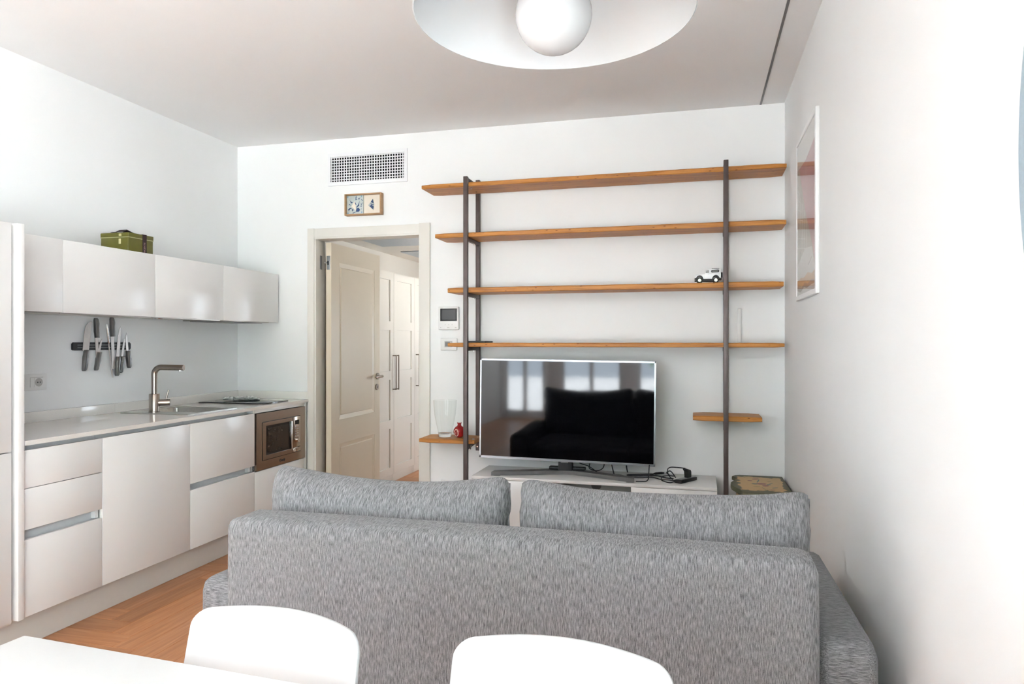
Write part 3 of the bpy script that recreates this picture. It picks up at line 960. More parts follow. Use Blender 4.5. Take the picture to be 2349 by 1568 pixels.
for i in range(N_):
    for k in range(10):
        bm.faces.new((tv[i][k], tv[i][k + 1], tv[i + 1][k + 1], tv[i + 1][k]))
        bm.faces.new((bv[i][k], bv[i + 1][k], bv[i + 1][k + 1], bv[i][k + 1]))
    for k in (0, 10):
        bm.faces.new((tv[i][k], tv[i + 1][k], bv[i + 1][k], bv[i][k]))
for i in (0, N_):
    for k in range(10):
        bm.faces.new((tv[i][k], tv[i][k + 1], bv[i][k + 1], bv[i][k]))
finish('dish', bm, 'ceramic_sea', sp, smooth=60)

# tall unit
tu = thing('tall_cabinet', 'tall white fridge cabinet with two plain doors at the left edge', 'cabinet', ((KX + KB) / 2, 1.94, 0))
ty0, ty1 = 1.632, 2.243
box('body', (KB, KX - .024), (ty0, ty1 + .018), (0.15, 1.795), 'carcass_white', tu, 0.001)
box('cabinet_door', (KX - FT, KX), (ty0 + GAP, ty1), (0.863, 1.795), 'gloss_white', tu, 0.0012)
box('cabinet_door', (KX - FT, KX), (ty0 + GAP, ty1), (DBm, 0.858), 'gloss_white', tu, 0.0012)
tag(box('end_panel', (KB, KX + .012), (2.2625, 2.290), (0.165, 1.797), 'gloss_white', None, .0015), 'narrow upright white end panel between the tall cabinet and the worktop', 'panel')

# wall cabinets
UX = -2.93
UPL = ['white gloss wall cabinet nearest the tall unit, partly hidden', 'white gloss wall cabinet above the knives, with the green tin on top',
       'white gloss wall cabinet second from the corner, above the tap', 'white gloss wall cabinet in the far corner above the hob']
for i in range(4):
    y0, y1 = UNITS[i], UNITS[i + 1]
    if i == 0: y0 = 2.294
    u = thing('wall_cabinet', UPL[i], 'cabinet', ((UX + KB) / 2, (y0 + y1) / 2, 1.45), group='kitchen wall cabinets')
    box('body', (KB, UX - .022), (y0 + .0005, y1 - .0005), (1.458, 1.797), 'carcass_white', u, 0)
    box('cabinet_door', (UX - FT, UX), (y0 + GAP * .8, y1 - GAP * .8), (1.450, 1.799), 'gloss_white', u, 0.0012)
    if i < 3:
        box('light_rail', (UX - .05, UX - .023), (y0 + .002, y1 - .002), (1.446, 1.457), 'steel', u, 0)
        box('bottom_panel', (KB, UX - .051), (y0 + .002, y1 - .002), (1.452, 1.457), 'plinth_white', u, 0)
hdm = thing('range_hood', 'slim grey built-in hood under the corner wall cabinet', 'hood', (-3.1, 4.17, 1.44))
box('hood_tray', (KB + .02, UX - .026), (3.90, 4.40), (1.446, 1.4575), 'steel', hdm, .001)
for k in range(2):
    box('grease_filter', (KB + .05, UX - .06), (3.93 + k * .225, 4.145 + k * .225), (1.442, 1.446), 'grey_plastic', hdm, .0008)
tag(lathe('under_cabinet_lamp', [(0, 0), (.02, .001), (.026, .004), (.028, .009), (0, .009)], (-3.1, 3.50, 1.4425), 'chrome'), 'small round lamp under the wall cabinet above the tap', 'lamp')

# green tin
tn = thing('gift_tin', 'green tin box with brown ribbon standing on the wall cabinet', 'tin', (-3.09, 3.285, 1.797))
A0, A1, B0, B1 = -3.20, -3.015, 3.183, 3.365
box('tin_body', (A0, A1), (B0, B1), (1.799, 1.888), 'green_tin', tn, .004, 3)
box('tin_lid', (A0 - .002, A1 + .002), (B0 - .002, B1 + .002), (1.889, 1.913), 'green_tin', tn, .004, 3)
box('lid_line', (A0 - .0012, A1 + .0012), (B0 - .0012, B1 + .0012), (1.8855, 1.8895), 'tin_line', tn, 0)
rb = boxes('ribbon', [((A1 + .002, A1 + .0035), (3.282, 3.312), (1.799, 1.914)), ((A0 - .003, A1 + .0035), (3.282, 3.312), (1.913, 1.9145)), ((-3.13, -3.10), (B0 - .004, B1 + .003), (1.9145, 1.916))], 'brown_ribbon', tn)
prism('bow_loop', [(3.176, 1.9152), (3.205, 1.931), (3.262, 1.9165), (3.262, 1.9152), (3.206, 1.9275), (3.182, 1.9150)], 'X', -3.095, -3.045, 'brown_ribbon', rb, smooth=None)
prism('bow_loop', [(3.35, 1.9152), (3.325, 1.922), (3.31, 1.9165), (3.31, 1.9152)], 'X', -3.14, -3.10, 'brown_ribbon', rb, smooth=None)
text_mesh('ribbon_lettering', 'VINCENTE', 0.015, 'ribbon_print', rb, Matrix.Translation((A1 + .0038, 3.297, 1.835)) @ TXM @ Matrix.Rotation(PI / 2, 4, 'Z'), .0002)
bm = bmesh.new()
bm_box(bm, (-3.075, -3.06), (B0 - .005, B0 - .0035), (1.850, 1.878))
bm_box(bm, (-3.074, -3.058), (B0 - .005, B0 - .0035), (1.893, 1.906))
finish('tag', bm, 'tag_cream', tn)

# ---------------------------------------------------------------- knives on the magnetic bar
SX = XL + .001
ks = thing('knife_rack', 'black magnetic knife bar on the kitchen wall', 'knife rack', (XL, 3.27, 1.285))
prism('bar', [(3.072, 1.268), (3.080, 1.264), (3.466, 1.264), (3.474, 1.272), (3.474, 1.300), (3.466, 1.308), (3.080, 1.308), (3.072, 1.300)], 'X', SX, SX + .012, 'black_plastic', ks)
for z in (1.279, 1.293):
    box('magnet_strip', (SX + .012, SX + .014), (3.10, 3.445), (z - .003, z + .003), 'grey_plastic', ks, .0005)


def knife(label, y, z_grip, z_tip, hand_len, blade_w, tilt, edge, style):
    """y,z at the bolster (where handle and blade meet); blade runs to z_tip"""
    up = 1 if z_tip > z_grip else -1
    L = abs(z_tip - z_grip)
    k = thing('kitchen_knife' if style != 'steel' else 'sharpening_steel', label, 'knife' if style != 'steel' else 'sharpening steel', (XL, y, min(z_grip, z_tip)), group='knives on the magnetic bar')
    x0 = SX + .0145
    R = lambda p: (y + (p[0]) * 1.0 + tilt * (p[1]), z_grip + up * p[1])
    if style == 'steel':
        tube('rod', [(x0 + .004, *R((0, -.02))), (x0 + .004, *R((0, L)))], .0036, 'knife_steel', k, 8)
        tube('handle', [(x0 + .006, *R((0, 0))), (x0 + .006, *R((0, -.01))), (x0 + .006, *R((0, -hand_len)))], [.0045, .0062, .0066], 'chrome', k, 12)
        tube('hanging_ring', [(x0 + .006, *R((0, -hand_len))), (x0 + .006, *R((0, -hand_len - .018)))], .003, 'chrome', k, 8)
        return
    e = edge
    w = blade_w
    if style == 'santoku':
        prof = [(-e * w * .5, 0), (-e * w * .5, L * .62), (-e * w * .38, L * .84), (-e * w * .05, L * .96), (e * w * .5, L), (e * w * .5, .0)]
    elif style == 'bread':
        prof = [(-w * .5, 0), (-w * .5, L * .97), (-w * .25, L), (w * .30, L * .985), (w * .5, L * .93), (w * .5, 0)]
    else:
        prof = [(-e * w * .5, 0), (-e * w * .5, L * .30), (-e * w * .42, L * .62), (-e * w * .12, L * .86), (e * w * .42, L), (e * w * .5, L * .7), (e * w * .5, 0)]
    pts = [R(p) for p in prof]
    bm = bmesh.new()
    bm_prism(bm, pts, 'X', x0, x0 + .0022)
    finish('blade', bm, 'knife_steel', k)
    hw2 = .0115
    hp = [(-hw2, .004), (hw2, .004), (hw2 * .85, -hand_len * .25), (hw2 * .75, -hand_len * .45), (hw2 * 1.05, -hand_len * .72), (hw2 * .95, -hand_len * .93), (hw2 * .4, -hand_len),
          (-hw2 * .7, -hand_len), (-hw2 * 1.05, -hand_len * .9), (-hw2 * .9, -hand_len * .6), (-hw2 * 1.05, -hand_len * .3)]
    bm = bmesh.new()
    bm_prism(bm, [R(p) for p in hp], 'X', x0 - .004, x0 + .015, .0045, 3)
    finish('handle', bm, 'knife_handle', k, smooth=60)


knife('wide santoku kitchen knife, leftmost on the bar, handle down', 3.150, 1.262, 1.424, .112, .042, .12, 1, 'santoku')
knife('slim kitchen knife hanging with its handle up, second from left', 3.222, 1.338, 1.178, .106, .020, .06, -1, 'chef')
knife('small paring knife, handle down, left of the sharpening steel', 3.238, 1.248, 1.325, .098, .015, .22, 1, 'chef')
knife('thin round sharpening steel hanging in the middle of the bar', 3.304, 1.300, 1.105, .092, .01, .14, 1, 'steel')
knife('bread knife with square tip hanging handle up beside the steel', 3.332, 1.345, 1.152, .107, .022, .06, 1, 'bread')
knife('long slicing knife, blade up, with the lowest handle on the bar', 3.372, 1.221, 1.406, .108, .023, .08, 1, 'chef')
knife('middle-sized knife, blade up, second from the right end', 3.404, 1.222, 1.343, .093, .015, .16, 1, 'chef')
knife('small paring knife at the right end of the bar', 3.444, 1.254, 1.366, .098, .017, -.10, 1, 'chef')

# sockets and wall devices
ws = thing('wall_socket', 'white double wall socket above the worktop by the tall unit', 'socket', (XL, 2.86, 1.06))
box('plate', (XL, XL + .008), (2.795, 2.919), (1.062, 1.146), 'device_white', ws, .003)
box('insert', (XL + .008, XL + .0095), (2.822, 2.896), (1.079, 1.127), 'device_white', ws, .0008)
bm = bmesh.new(); bm_box(bm, (XL + .0093, XL + .0099), (2.822, 2.896), (1.1275, 1.1295)); bm_box(bm, (XL + .0093, XL + .0099), (2.822, 2.8235), (1.079, 1.127)); bm_box(bm, (XL + .0093, XL + .0099), (2.845, 2.846), (1.079, 1.127))
finish('insert_seam', bm, 'device_mark', ws)
bm = bmesh.new()
bm_tube(bm, [(XL + .0095, 2.871, 1.103), (XL + .0105, 2.871, 1.103)], .0215, 28)
dd = finish('socket_well', bm, 'device_mark', ws)
bm = bmesh.new()
for dy in (-.007, .007):
    bm_tube(bm, [(XL + .0105, 2.871 + dy, 1.103), (XL + .011, 2.871 + dy, 1.103)], .0032, 10)
finish('pin_hole', bm, 'black_plastic', dd)

it = thing('video_intercom', 'white video intercom panel on the wall left of the shelving', 'intercom', (-1.62, YB, 1.39))
box('housing', (-1.698, -1.552), (YB - .022, YB), (1.393, 1.549), 'device_white', it, .005, 3)
sc_ = box('screen_bezel', (-1.683, -1.563), (YB - .0235, YB - .021), (1.452, 1.536), 'black_plastic', it, .001)
box('screen', (-1.673, -1.575), (YB - .0243, YB - .0233), (1.460, 1.528), 'device_screen', sc_, 0)
for k in range(3):
    box('touch_key', (-1.652 + k * .025, -1.643 + k * .025), (YB - .0226, YB - .0219), (1.426, 1.4285), 'device_mark', it, 0)
for (a, b) in ((-1.684, -1.676), (-1.634, -1.617), (-1.578, -1.566)):
    box('touch_key', (a, b), (YB - .0226, YB - .0219), (1.405, 1.409), 'device_mark', it, 0)
th = thing('thermostat', 'white wall thermostat with small display below the intercom', 'thermostat', (-1.62, YB, 1.25))
box('plate', (-1.686, -1.568), (YB - .012, YB), (1.253, 1.336), 'device_white', th, .004, 3)
d2_ = box('display_frame', (-1.656, -1.60), (YB - .0135, YB - .0115), (1.276, 1.316), 'device_mark', th, .0008)
box('display', (-1.651, -1.617), (YB - .0142, YB - .0133), (1.281, 1.310), 'grey_plastic', d2_, 0)
ls = thing('low_wall_socket', 'white socket plate low on the wall behind the sofa', 'socket', (-1.62, YB, .29))
box('plate', (-1.686, -1.560), (YB - .009, YB), (.288, .371), 'device_white', ls, .003)
bm = bmesh.new(); bm_box(bm, (-1.655, -1.590), (YB - .0098, YB - .0088), (.349, .3515)); bm_box(bm, (-1.592, -1.590), (YB - .0098, YB - .0088), (.31, .3515)); bm_box(bm, (-1.655, -1.653), (YB - .0098, YB - .0088), (.31, .3515))
finish('insert_seam', bm, 'device_mark', ls)
tag(box('cable_trunking', (0.242, 0.262), (YB - .012, YB), (1.309, 1.515), 'device_white', None, .002), 'short white cable duct on the wall above the fourth shelf', 'cable duct')

# air vent
vt = thing('air_vent', 'white rectangular air vent grille above the doorway', 'air vent', (-2.233, YB, 2.42))
vx0, vx1, vz0, vz1 = -2.537, -1.930, 2.418, 2.646
gx0, gx1, gz0, gz1 = -2.517, -1.953, 2.444, 2.622
boxes('vent_frame', [((vx0, gx0), (YB - .012, YB), (vz0, vz1)), ((gx1, vx1), (YB - .012, YB), (vz0, vz1)), ((gx0, gx1), (YB - .012, YB), (vz0, gz0)), ((gx0, gx1), (YB - .012, YB), (gz1, vz1))], 'vent_white', vt)
box('duct', (gx0, gx1), (YB - .0012, YB - .0004), (gz0, gz1), 'duct_dark', vt, 0)
nv, nh = 29, 9
for k in range(nv):
    x = gx0 + (k + .5) * (gx1 - gx0) / nv
    box('vertical_slat', (x - .0030, x + .0030), (YB - .0105, YB - .0075), (gz0, gz1), 'vent_white', vt, 0)
for k in range(nh):
    z = gz0 + (k + .75) * (gz1 - gz0) / nh
    box('cross_slat', (gx0, gx1), (YB - .0072, YB - .0042), (z - .0029, z + .0029), 'vent_white', vt, 0)

# framed tiles
ft = thing('framed_tile', 'small oak shadow-box frame with blue and white tile pieces above the door', 'framed tile', (-2.25, YB, 2.19))
fx0, fx1, fz0, fz1, fy = -2.391, -2.112, 2.196, 2.346, YB - .042
for nm, bx in (('l', ((fx0, fx0 + .009), (fy, YB), (fz0, fz1))), ('r', ((fx1 - .009, fx1), (fy, YB), (fz0, fz1))), ('b', ((fx0 + .009, fx1 - .009), (fy, YB), (fz0, fz0 + .009))), ('t', ((fx0 + .009, fx1 - .009), (fy, YB), (fz1 - .009, fz1)))):
    box('frame_bar', *bx, 'frame_oak', ft, .0006)
cy = YB - .020
mxx = (fx0 + fx1) / 2
box('backing', (fx0 + .009, fx1 - .009), (cy + .004, cy + .008), (fz0 + .009, fz1 - .009), 'tile_cream', ft, 0)
tl = box('painted_tile', (fx0 + .010, mxx - .003), (cy - .004, cy + .004), (fz0 + .010, fz1 - .010), 'tile_pale', ft, .0008)
box('plain_mat', (mxx + .002, fx1 - .010), (cy, cy + .004), (fz0 + .010, fz1 - .010), 'tile_cream', ft, .0004)
TX = lambda a: fx0 + .010 + a * (mxx - .013 - fx0)
TZ = lambda b: fz1 - .010 - b * (fz1 - fz0 - .020)
yy = cy - .0042


def decal(name, pts, mat, parent, d=.0006, y=None):
    y = yy if y is None else y
    return prism(name, pts, 'Y', y - d, y, mat, parent, smooth=None)


decal('missing_piece', [(TX(.28), TZ(.57)), (TX(.47), TZ(.30)), (TX(.54), TZ(.52)), (TX(.56), TZ(.83))], 'tile_cream', tl)
STR = [([(.16, .18), (.24, .30), (.38, .35), (.26, .42)], .0), ([(.50, .34), (.58, .47), (.56, .52), (.48, .40)], 0), ([(.58, .62), (.70, .48), (.78, .30), (.74, .56), (.60, .66)], 0),
       ([(.55, .84), (.60, .68), (.72, .66), (.80, .76), (.76, .86), (.60, .88)], 0), ([(.08, .72), (.20, .64), (.34, .68), (.20, .72), (.12, .80), (.16, .92)], 0),
       ([(.36, .92), (.50, .88), (.64, .87), (.50, .91), (.36, .96)], 0), ([(.10, .50), (.18, .42), (.22, .50), (.20, .53), (.16, .47)], 0), ([(.54, .06), (.60, .02), (.57, .20), (.66, .22), (.53, .24)], 0),
       ([(.68, .20), (.72, .12), (.74, .19), (.80, .10), (.77, .22)], 0), ([(.86, .18), (.96, .26), (.98, .22), (.94, .32)], 0), ([(.80, .38), (.90, .46), (.98, .36), (.90, .50), (.84, .60), (.88, .46)], 0),
       ([(.82, .62), (.92, .54), (.88, .63)], 0), ([(.86, .78), (.92, .68), (.90, .74)], 0), ([(.30, .74), (.40, .70), (.38, .80), (.44, .78), (.34, .84)], 0)]
for s, _ in STR:
    decal('brush_stroke', [(TX(a), TZ(b)) for a, b in s], 'delft_blue', tl)
for (a, b) in ((.06, .06), (.90, .05), (.07, .93), (.91, .91)):
    decal('corner_motif', [(TX(a + .055 * math.cos(q * PI / 5) * (1 if q % 2 else .55)), TZ(b + .055 * math.sin(q * PI / 5) * (1 if q % 2 else .55))) for q in range(10)], 'delft_light', tl)
RX = lambda a: mxx + .002 + a * (fx1 - .012 - mxx)
pc = prism('tile_fragment', [(RX(.26), TZ(.56)), (RX(.42), TZ(.36)), (RX(.53), TZ(.22)), (RX(.60), TZ(.48)), (RX(.59), TZ(.74)), (RX(.55), TZ(.82)), (RX(.40), TZ(.68))], 'Y', cy - .005, cy, 'tile_pale', ft, smooth=None)
for s in ([(.42, .38), (.53, .24), (.585, .46), (.50, .44)], [(.40, .46), (.58, .52), (.57, .56), (.42, .52)], [(.33, .60), (.46, .54), (.58, .62), (.57, .72), (.53, .78), (.40, .66)]):
    decal('brush_stroke', [(RX(a), TZ(b)) for a, b in s], 'delft_blue', pc, y=cy - .0051)

# ================================================================== SHELVING
sh = thing('shelving_unit', 'dark iron wall shelving with six brown wooden shelves around the television', 'shelves', (-0.62, 4.35, 0))
SF, SBk = 4.236, 4.492
UPX = [-1.4275, 0.1500]
UW = .027
fr_up = []
for i, x in enumerate(UPX):
    fr_up.append(box('upright', (x, x + UW), (SF - .030, SF - .0005), (0, 2.357), 'rack_iron', sh, .0025))
    box('wall_upright', (x - .002 if i == 0 else x + .008, (x - .002 if i == 0 else x + .008) + UW), (YB - .030, YB - .001), (.585 if i == 0 else .77, 2.392), 'rack_iron', sh, .0025)
SHV = [(-1.722, 0.494, 2.298, 2.325), (-1.629, 0.492, 1.977, 2.006), (-1.543, 0.478, 1.624, 1.656), (-1.543, 0.483, 1.279, 1.305), (-1.740, -1.364, .660, .687), (-.021, .363, .850, .879)]
shelf_objs = []
for (x0, x1, z0, z1) in SHV:
    bm = bmesh.new()
    n = max(4, int((x1 - x0) / .06))
    sec = [(SF, z0 + .004), (SF + .004, z0), (SBk - .03, z0), (SBk - .027, z0 + .003), (SBk - .027, z1 - .003), (SBk - .03, z1), (SF + .005, z1), (SF, z1 - .005)]
    # shelves stop short of the wall uprights
    rows = []
    for k in range(n + 1):
        x = x0 + (x1 - x0) * k / n
        e = .004 if k in (0, n) else 0
        row = []
        for (yv, zv) in sec:
            j = random.uniform(-.0011, .0011)
            yc, zc = (SF + SBk) / 2, (z0 + z1) / 2
            row.append(bm.verts.new((x, yv + (e if yv < yc else -e) + (j if yv < SF + .01 else 0), zv + (e * .6 if zv < zc else -e * .6) + random.uniform(-.0006, .0006))))
        rows.append(row)
    for a, b in zip(rows, rows[1:]):
        for k in range(8):
            bm.faces.new((a[k], a[(k + 1) % 8], b[(k + 1) % 8], b[k]))
    bm.faces.new(rows[0]); bm.faces.new(rows[-1][::-1])
    shelf_objs.append(finish('shelf', bm, 'shelf_wood', sh, smooth=25))
for si, (x0, x1, z0, z1) in enumerate(SHV):
    for ui, x in enumerate(UPX):
        if not (x0 < x < x1): continue
        bx0, bx1 = x + .004, x + .024
        if si == 0:
            bk = box('bracket', (bx0, bx1), (SF - .001, YB - .0305), (z1 + .0005, z1 + .028), 'rack_iron', sh, .002)
        elif si == 4:
            bk = prism('bracket', [(SF - .001, z0 - .0005), (YB - .0305, z0 - .0005), (YB - .0305, z0 - .010), (SF - .001, z0 - .034)], 'X', bx0, bx1, 'rack_iron', sh)
        else:
            bk = box('bracket', (bx0, bx1), (SF - .001, YB - .0305), (z0 - .0245, z0 - .0005), 'rack_iron', sh, .002)
        for yv in (SF + .045, SF + .15):
            if si == 0:
                zb0, zb1 = z0 - .006, z0
            elif si == 4:
                zb0, zb1 = z0 - .038, z0 - .012
            else:
                zb0, zb1 = z0 - .033, z0 - .0245
            xb = bx1 + .006 if si in (0, 4) else (bx0 + bx1) / 2
            if si == 4:
                cyl('bolt', (xb - .006, yv, zb0), (xb - .006, yv, zb1), .005, 'chrome', bk, 10)
                lathe('washer', [(.009, 0), (.007, .003), (0, .0035)], (xb + .014, yv, z1), 'chrome', bk, 12)
            else:
                cyl('bolt', (xb, yv, zb0), (xb, yv, zb1), .0058, 'chrome', bk, 10)
    if si == 4:
        cyl('wall_bolt', (UPX[0] + .011, YB - .0315, .612), (UPX[0] + .011, YB - .029, .612), .004, 'chrome', sh, 10)

# things on the shelves
vs = thing('glass_vase', 'clear glass vase flaring towards its rim on the small left shelf', 'vase', (-1.602, 4.352, .6878))
lathe('vase_wall', [(.0445, .024), (.0475, .04), (.058, .085), (.068, .14), (.0745, .20), (.0765, .238), (.0750, .2395), (.0735, .238)], (-1.602, 4.352, .6878), 'vase_glass', vs, 48)
lathe('vase_base', [(0, 0.0), (.041, 0), (.044, .004), (.0435, .018), (.0447, .024), (.036, .0235), (.020, .020), (0, .019)], (-1.602, 4.352, .6878), 'clear_glass', vs, 48)
pg = thing('pomegranate_ornament', 'red ceramic pomegranate cut open, beside the glass vase', 'ornament', (-1.497, 4.335, .6878))
lathe('fruit_body', [(0, 0), (.016, .002), (.031, .013), (.0395, .033), (.037, .052), (.026, .068), (.0135, .076), (.011, .084), (.013, .092), (.010, .091), (.007, .080), (0, .078)], (-1.497, 4.335, .6878), 'pome_red', pg, 28)
bm = bmesh.new()
for k in range(6):
    a = k * PI / 3
    p = Vector((-1.497 + .0115 * math.cos(a), 4.335 + .0115 * math.sin(a), .6878 + .088))
    q = [bm.verts.new(p + Vector((.005 * math.sin(a), -.005 * math.cos(a), 0))), bm.verts.new(p - Vector((.005 * math.sin(a), -.005 * math.cos(a), 0))),
         bm.verts.new(p + Vector((.004 * math.cos(a), .004 * math.sin(a), .012)))]
    q2 = [bm.verts.new(v.co - Vector((.0015 * math.cos(a), .0015 * math.sin(a), 0))) for v in q]
    bm.faces.new(q); bm.faces.new(q2[::-1])
    for i in range(3): bm.faces.new((q[i], q2[i], q2[(i + 1) % 3], q[(i + 1) % 3]))
finish('crown', bm, 'pome_red', pg)
PC, PR = Vector((-1.497, 4.335, .6878 + .036)), .0395


def on_fruit(x, z, out):          # point on the camera-side skin of the fruit, pushed out a little
    return PC + Vector((x, -math.sqrt(max(1e-6, (PR + out) ** 2 - x * x - z * z * .9)), z))


bm = bmesh.new()
def ell(a, b, off, n=24): return [on_fruit(-.009 + a * math.cos(2 * PI * k / n), -.002 + b * math.sin(2 * PI * k / n), off) for k in range(n)]
o_ = [bm.verts.new(p) for p in ell(.0175, .0245, -.001)]
m_ = [bm.verts.new(p) for p in ell(.0165, .0235, .0022)]
i_ = [bm.verts.new(p) for p in ell(.0130, .0195, .0012)]
c_v = bm.verts.new(on_fruit(-.009, -.002, .0008))
for r0, r1 in ((o_, m_), (m_, i_)):
    for k in range(24): bm.faces.new((r0[k], r0[(k + 1) % 24], r1[(k + 1) % 24], r1[k]))
for k in range(24): bm.faces.new((i_[k], i_[(k + 1) % 24], c_v))
cf = finish('cut_rind', bm, 'pome_rind', pg, smooth=40)
bm = bmesh.new()
for k in range(70):
    a, r = random.uniform(0, 2 * PI), math.sqrt(random.random())
    p = on_fruit(-.009 + .0115 * r * math.cos(a), -.002 + .0180 * r * math.sin(a), .0012)
    bmesh.ops.create_icosphere(bm, subdivisions=1, radius=.0025, matrix=Matrix.Translation(p))
sd = finish('seeds', bm, 'pome_seed', cf, smooth=80); sd['kind'] = 'stuff'

tag(box('black_tablet', (-1.435, -1.300), (4.262, 4.44), (1.3062, 1.3165), 'black_plastic', None, .003), 'flat black tablet lying at the left end of the fourth shelf', 'tablet')

# toy off-road car, nose to the left
car = thing('toy_car', 'white toy off-road car with spare wheel on the third shelf', 'toy car', (.067, 4.305, 1.6562))
cz, cyc, hwid = 1.6565, 4.305, .030
X0 = -.010
bodyp = [(X0 + .004, .030), (X0 + .004, .044), (X0 + .008, .0505), (X0 + .050, .0525), (X0 + .0535, .0535), (X0 + .060, .0765), (X0 + .064, .0795), (X0 + .142, .0835), (X0 + .1455, .0815), (X0 + .1475, .052), (X0 + .1475, .028),
         (X0 + .139, .028), (X0 + .136, .040), (X0 + .126, .046), (X0 + .112, .045), (X0 + .104, .038), (X0 + .101, .024), (X0 + .046, .024), (X0 + .042, .036), (X0 + .034, .042), (X0 + .021, .042), (X0 + .013, .035), (X0 + .010, .028)]
prism('car_body', [(x, cz + z) for x, z in bodyp], 'Y', cyc - hwid, cyc + hwid, 'car_white', car, .0012)
prism('roof_stripe', [(X0 + .096, cz + .0825), (X0 + .138, cz + .0845), (X0 + .138, cz + .086), (X0 + .096, cz + .084)], 'Y', cyc - hwid + .002, cyc + hwid - .002, 'car_dark', car)
for s in (-1, 1):
    ya = cyc + s * hwid
    def side(name, pts, mat, d):
        a, b = (ya - d, ya + .0005) if s < 0 else (ya - .0005, ya + d)
        return prism(name, [(X0 + x, cz + z) for x, z in pts], 'Y', a, b, mat, car, smooth=None)
    side('side_window', [(.0605, .059), (.0655, .0735), (.080, .0745), (.080, .059)], 'car_glass', .0006)
    w_ = side('side_window', [(.0935, .062), (.092, .070), (.0955, .0755), (.134, .0775), (.138, .074), (.137, .064), (.1335, .0615), (.097, .060)], 'car_dark', .0006)
    a_, b_ = (ya - .001, ya - .0004) if s < 0 else (ya + .0004, ya + .001)
    prism('window_glass', [(X0 + .098, cz + .063), (X0 + .098, cz + .071), (X0 + .130, cz + .0735), (X0 + .130, cz + .0645)], 'Y', a_, b_, 'car_glass', w_, smooth=None)
    side('quarter_light', [(.0555, .054), (.060, .066), (.0635, .0735), (.0625, .0735), (.056, .0575), (.0535, .054)], 'car_dark', .0008)
    side('door_seam', [(.0525, .026), (.0532, .026), (.0532, .053), (.0525, .053)], 'device_mark', .0003)
    side('waist_seam', [(.056, .0545), (.146, .0560), (.146, .0568), (.056, .0553)], 'device_mark', .0004)
    side('door_handle', [(.074, .050), (.079, .050), (.079, .0515), (.074, .0515)], 'device_mark', .0005)
    for (wx, wr) in ((X0 + .027, 0), (X0 + .119, 0)):
        arch = []
        for k in range(9):
            a = PI * k / 8
            arch.append((wx + .0215 * math.cos(a), cz + .020 + .0265 * math.sin(a)))
        for k in range(8, -1, -1):
            a = PI * k / 8
            arch.append((wx + .0165 * math.cos(a), cz + .020 + .0205 * math.sin(a)))
        a_, b_ = (ya - .005, ya + .002) if s < 0 else (ya - .002, ya + .005)
        prism('fender_flare', arch, 'Y', a_, b_, 'car_dark', car, smooth=None)
        yw0, yw1 = (ya - .003, ya + .012) if s < 0 else (ya - .012, ya + .003)
        ty = cyl('wheel', (wx, yw0, cz + .0165), (wx, yw1, cz + .0165), .0165, 'dark_rubber', car, 24)
        yo = yw0 if s < 0 else yw1
        rim = cyl('wheel_rim', (wx, yo - .0006, cz + .0165), (wx, yo + .0006, cz + .0165), .0092, 'chrome', ty, 20)
        bm = bmesh.new()
        for k in range(5):
            a = 2 * PI * k / 5 + .3
            bm_tube(bm, [(wx + .0058 * math.cos(a), yo - .0009, cz + .0165 + .0058 * math.sin(a)), (wx + .0058 * math.cos(a), yo + .0009, cz + .0165 + .0058 * math.sin(a))], .0017, 8)
        finish('rim_holes', bm, 'car_dark', rim)
box('chassis', (X0 + .040, X0 + .108), (cyc - hwid + .004, cyc + hwid - .004), (cz + .010, cz + .025), 'car_dark', car, .001)
box('front_bumper', (X0 - .002, X0 + .011), (cyc - hwid - .001, cyc + hwid + .001), (cz + .012, cz + .030), 'car_dark', car, .002)
box('rear_bumper', (X0 + .138, X0 + .151), (cyc - hwid, cyc + hwid), (cz + .018, cz + .030), 'car_dark', car, .002)
cyl('spare_wheel', (X0 + .1475, cyc, cz + .048), (X0 + .1575, cyc, cz + .048), .0155, 'dark_rubber', car, 24)

# ================================================================== TV AND ITS CABINET
CT = .487
cb = thing('tv_cabinet', 'low white television cabinet with an open middle niche', 'cabinet', (-.617, 4.30, 0))
c0, c1, cf, cbk = -1.342, .112, 4.112, 4.490
N0, N1 = -.857, -.369
box('top_board', (c0, c1), (cf, cbk), (CT - .018, CT), 'cabinet_matt', cb, .001)
boxes('body', [((c0, c0 + .018), (cf + .02, cbk), (.0, CT - .018)), ((c1 - .018, c1), (cf + .02, cbk), (0, CT - .018)), ((N0 - .018, N0), (cf + .001, cbk - .02), (.05, CT - .018)),
               ((N1, N1 + .018), (cf + .001, cbk - .02), (.05, CT - .018)), ((c0 + .018, c1 - .018), (cf + .02, cbk), (.03, .05))], 'cabinet_matt', cb)
box('back_panel', (c0 + .018, c1 - .018), (cbk - .02, cbk - .008), (.05, CT - .018), 'niche_grey', cb, 0)
cyl('cable_hole', (-.620, cbk - .0215, .395), (-.620, cbk - .0195, .395), .032, 'slot_grey', cb, 28)
box('cabinet_door', (c0, N0 - .001), (cf, cf + .018), (.03, CT - .020), 'cabinet_matt', cb, .001)
box('cabinet_door', (N1 + .001, c1), (cf, cf + .018), (.03, CT - .020), 'cabinet_matt', cb, .001)

tvx, tvy, tvz = -.783, 4.25, .8865
tv_ = thing('television', 'large flat television with silver frame standing on the white cabinet', 'television', (tvx, tvy, CT))
ROLL = Matrix.Translation((tvx, tvy, tvz)) @ Matrix.Rotation(math.radians(.62), 4, 'Y')


def tvbox(name, lst, mat, parent, bevel=0.0):
    bm = bmesh.new()
    for (x, y, z) in lst: bm_box(bm, x, y, z, bevel)
    bm.transform(ROLL)
    return finish(name, bm, mat, parent, smooth=40 if bevel else None)


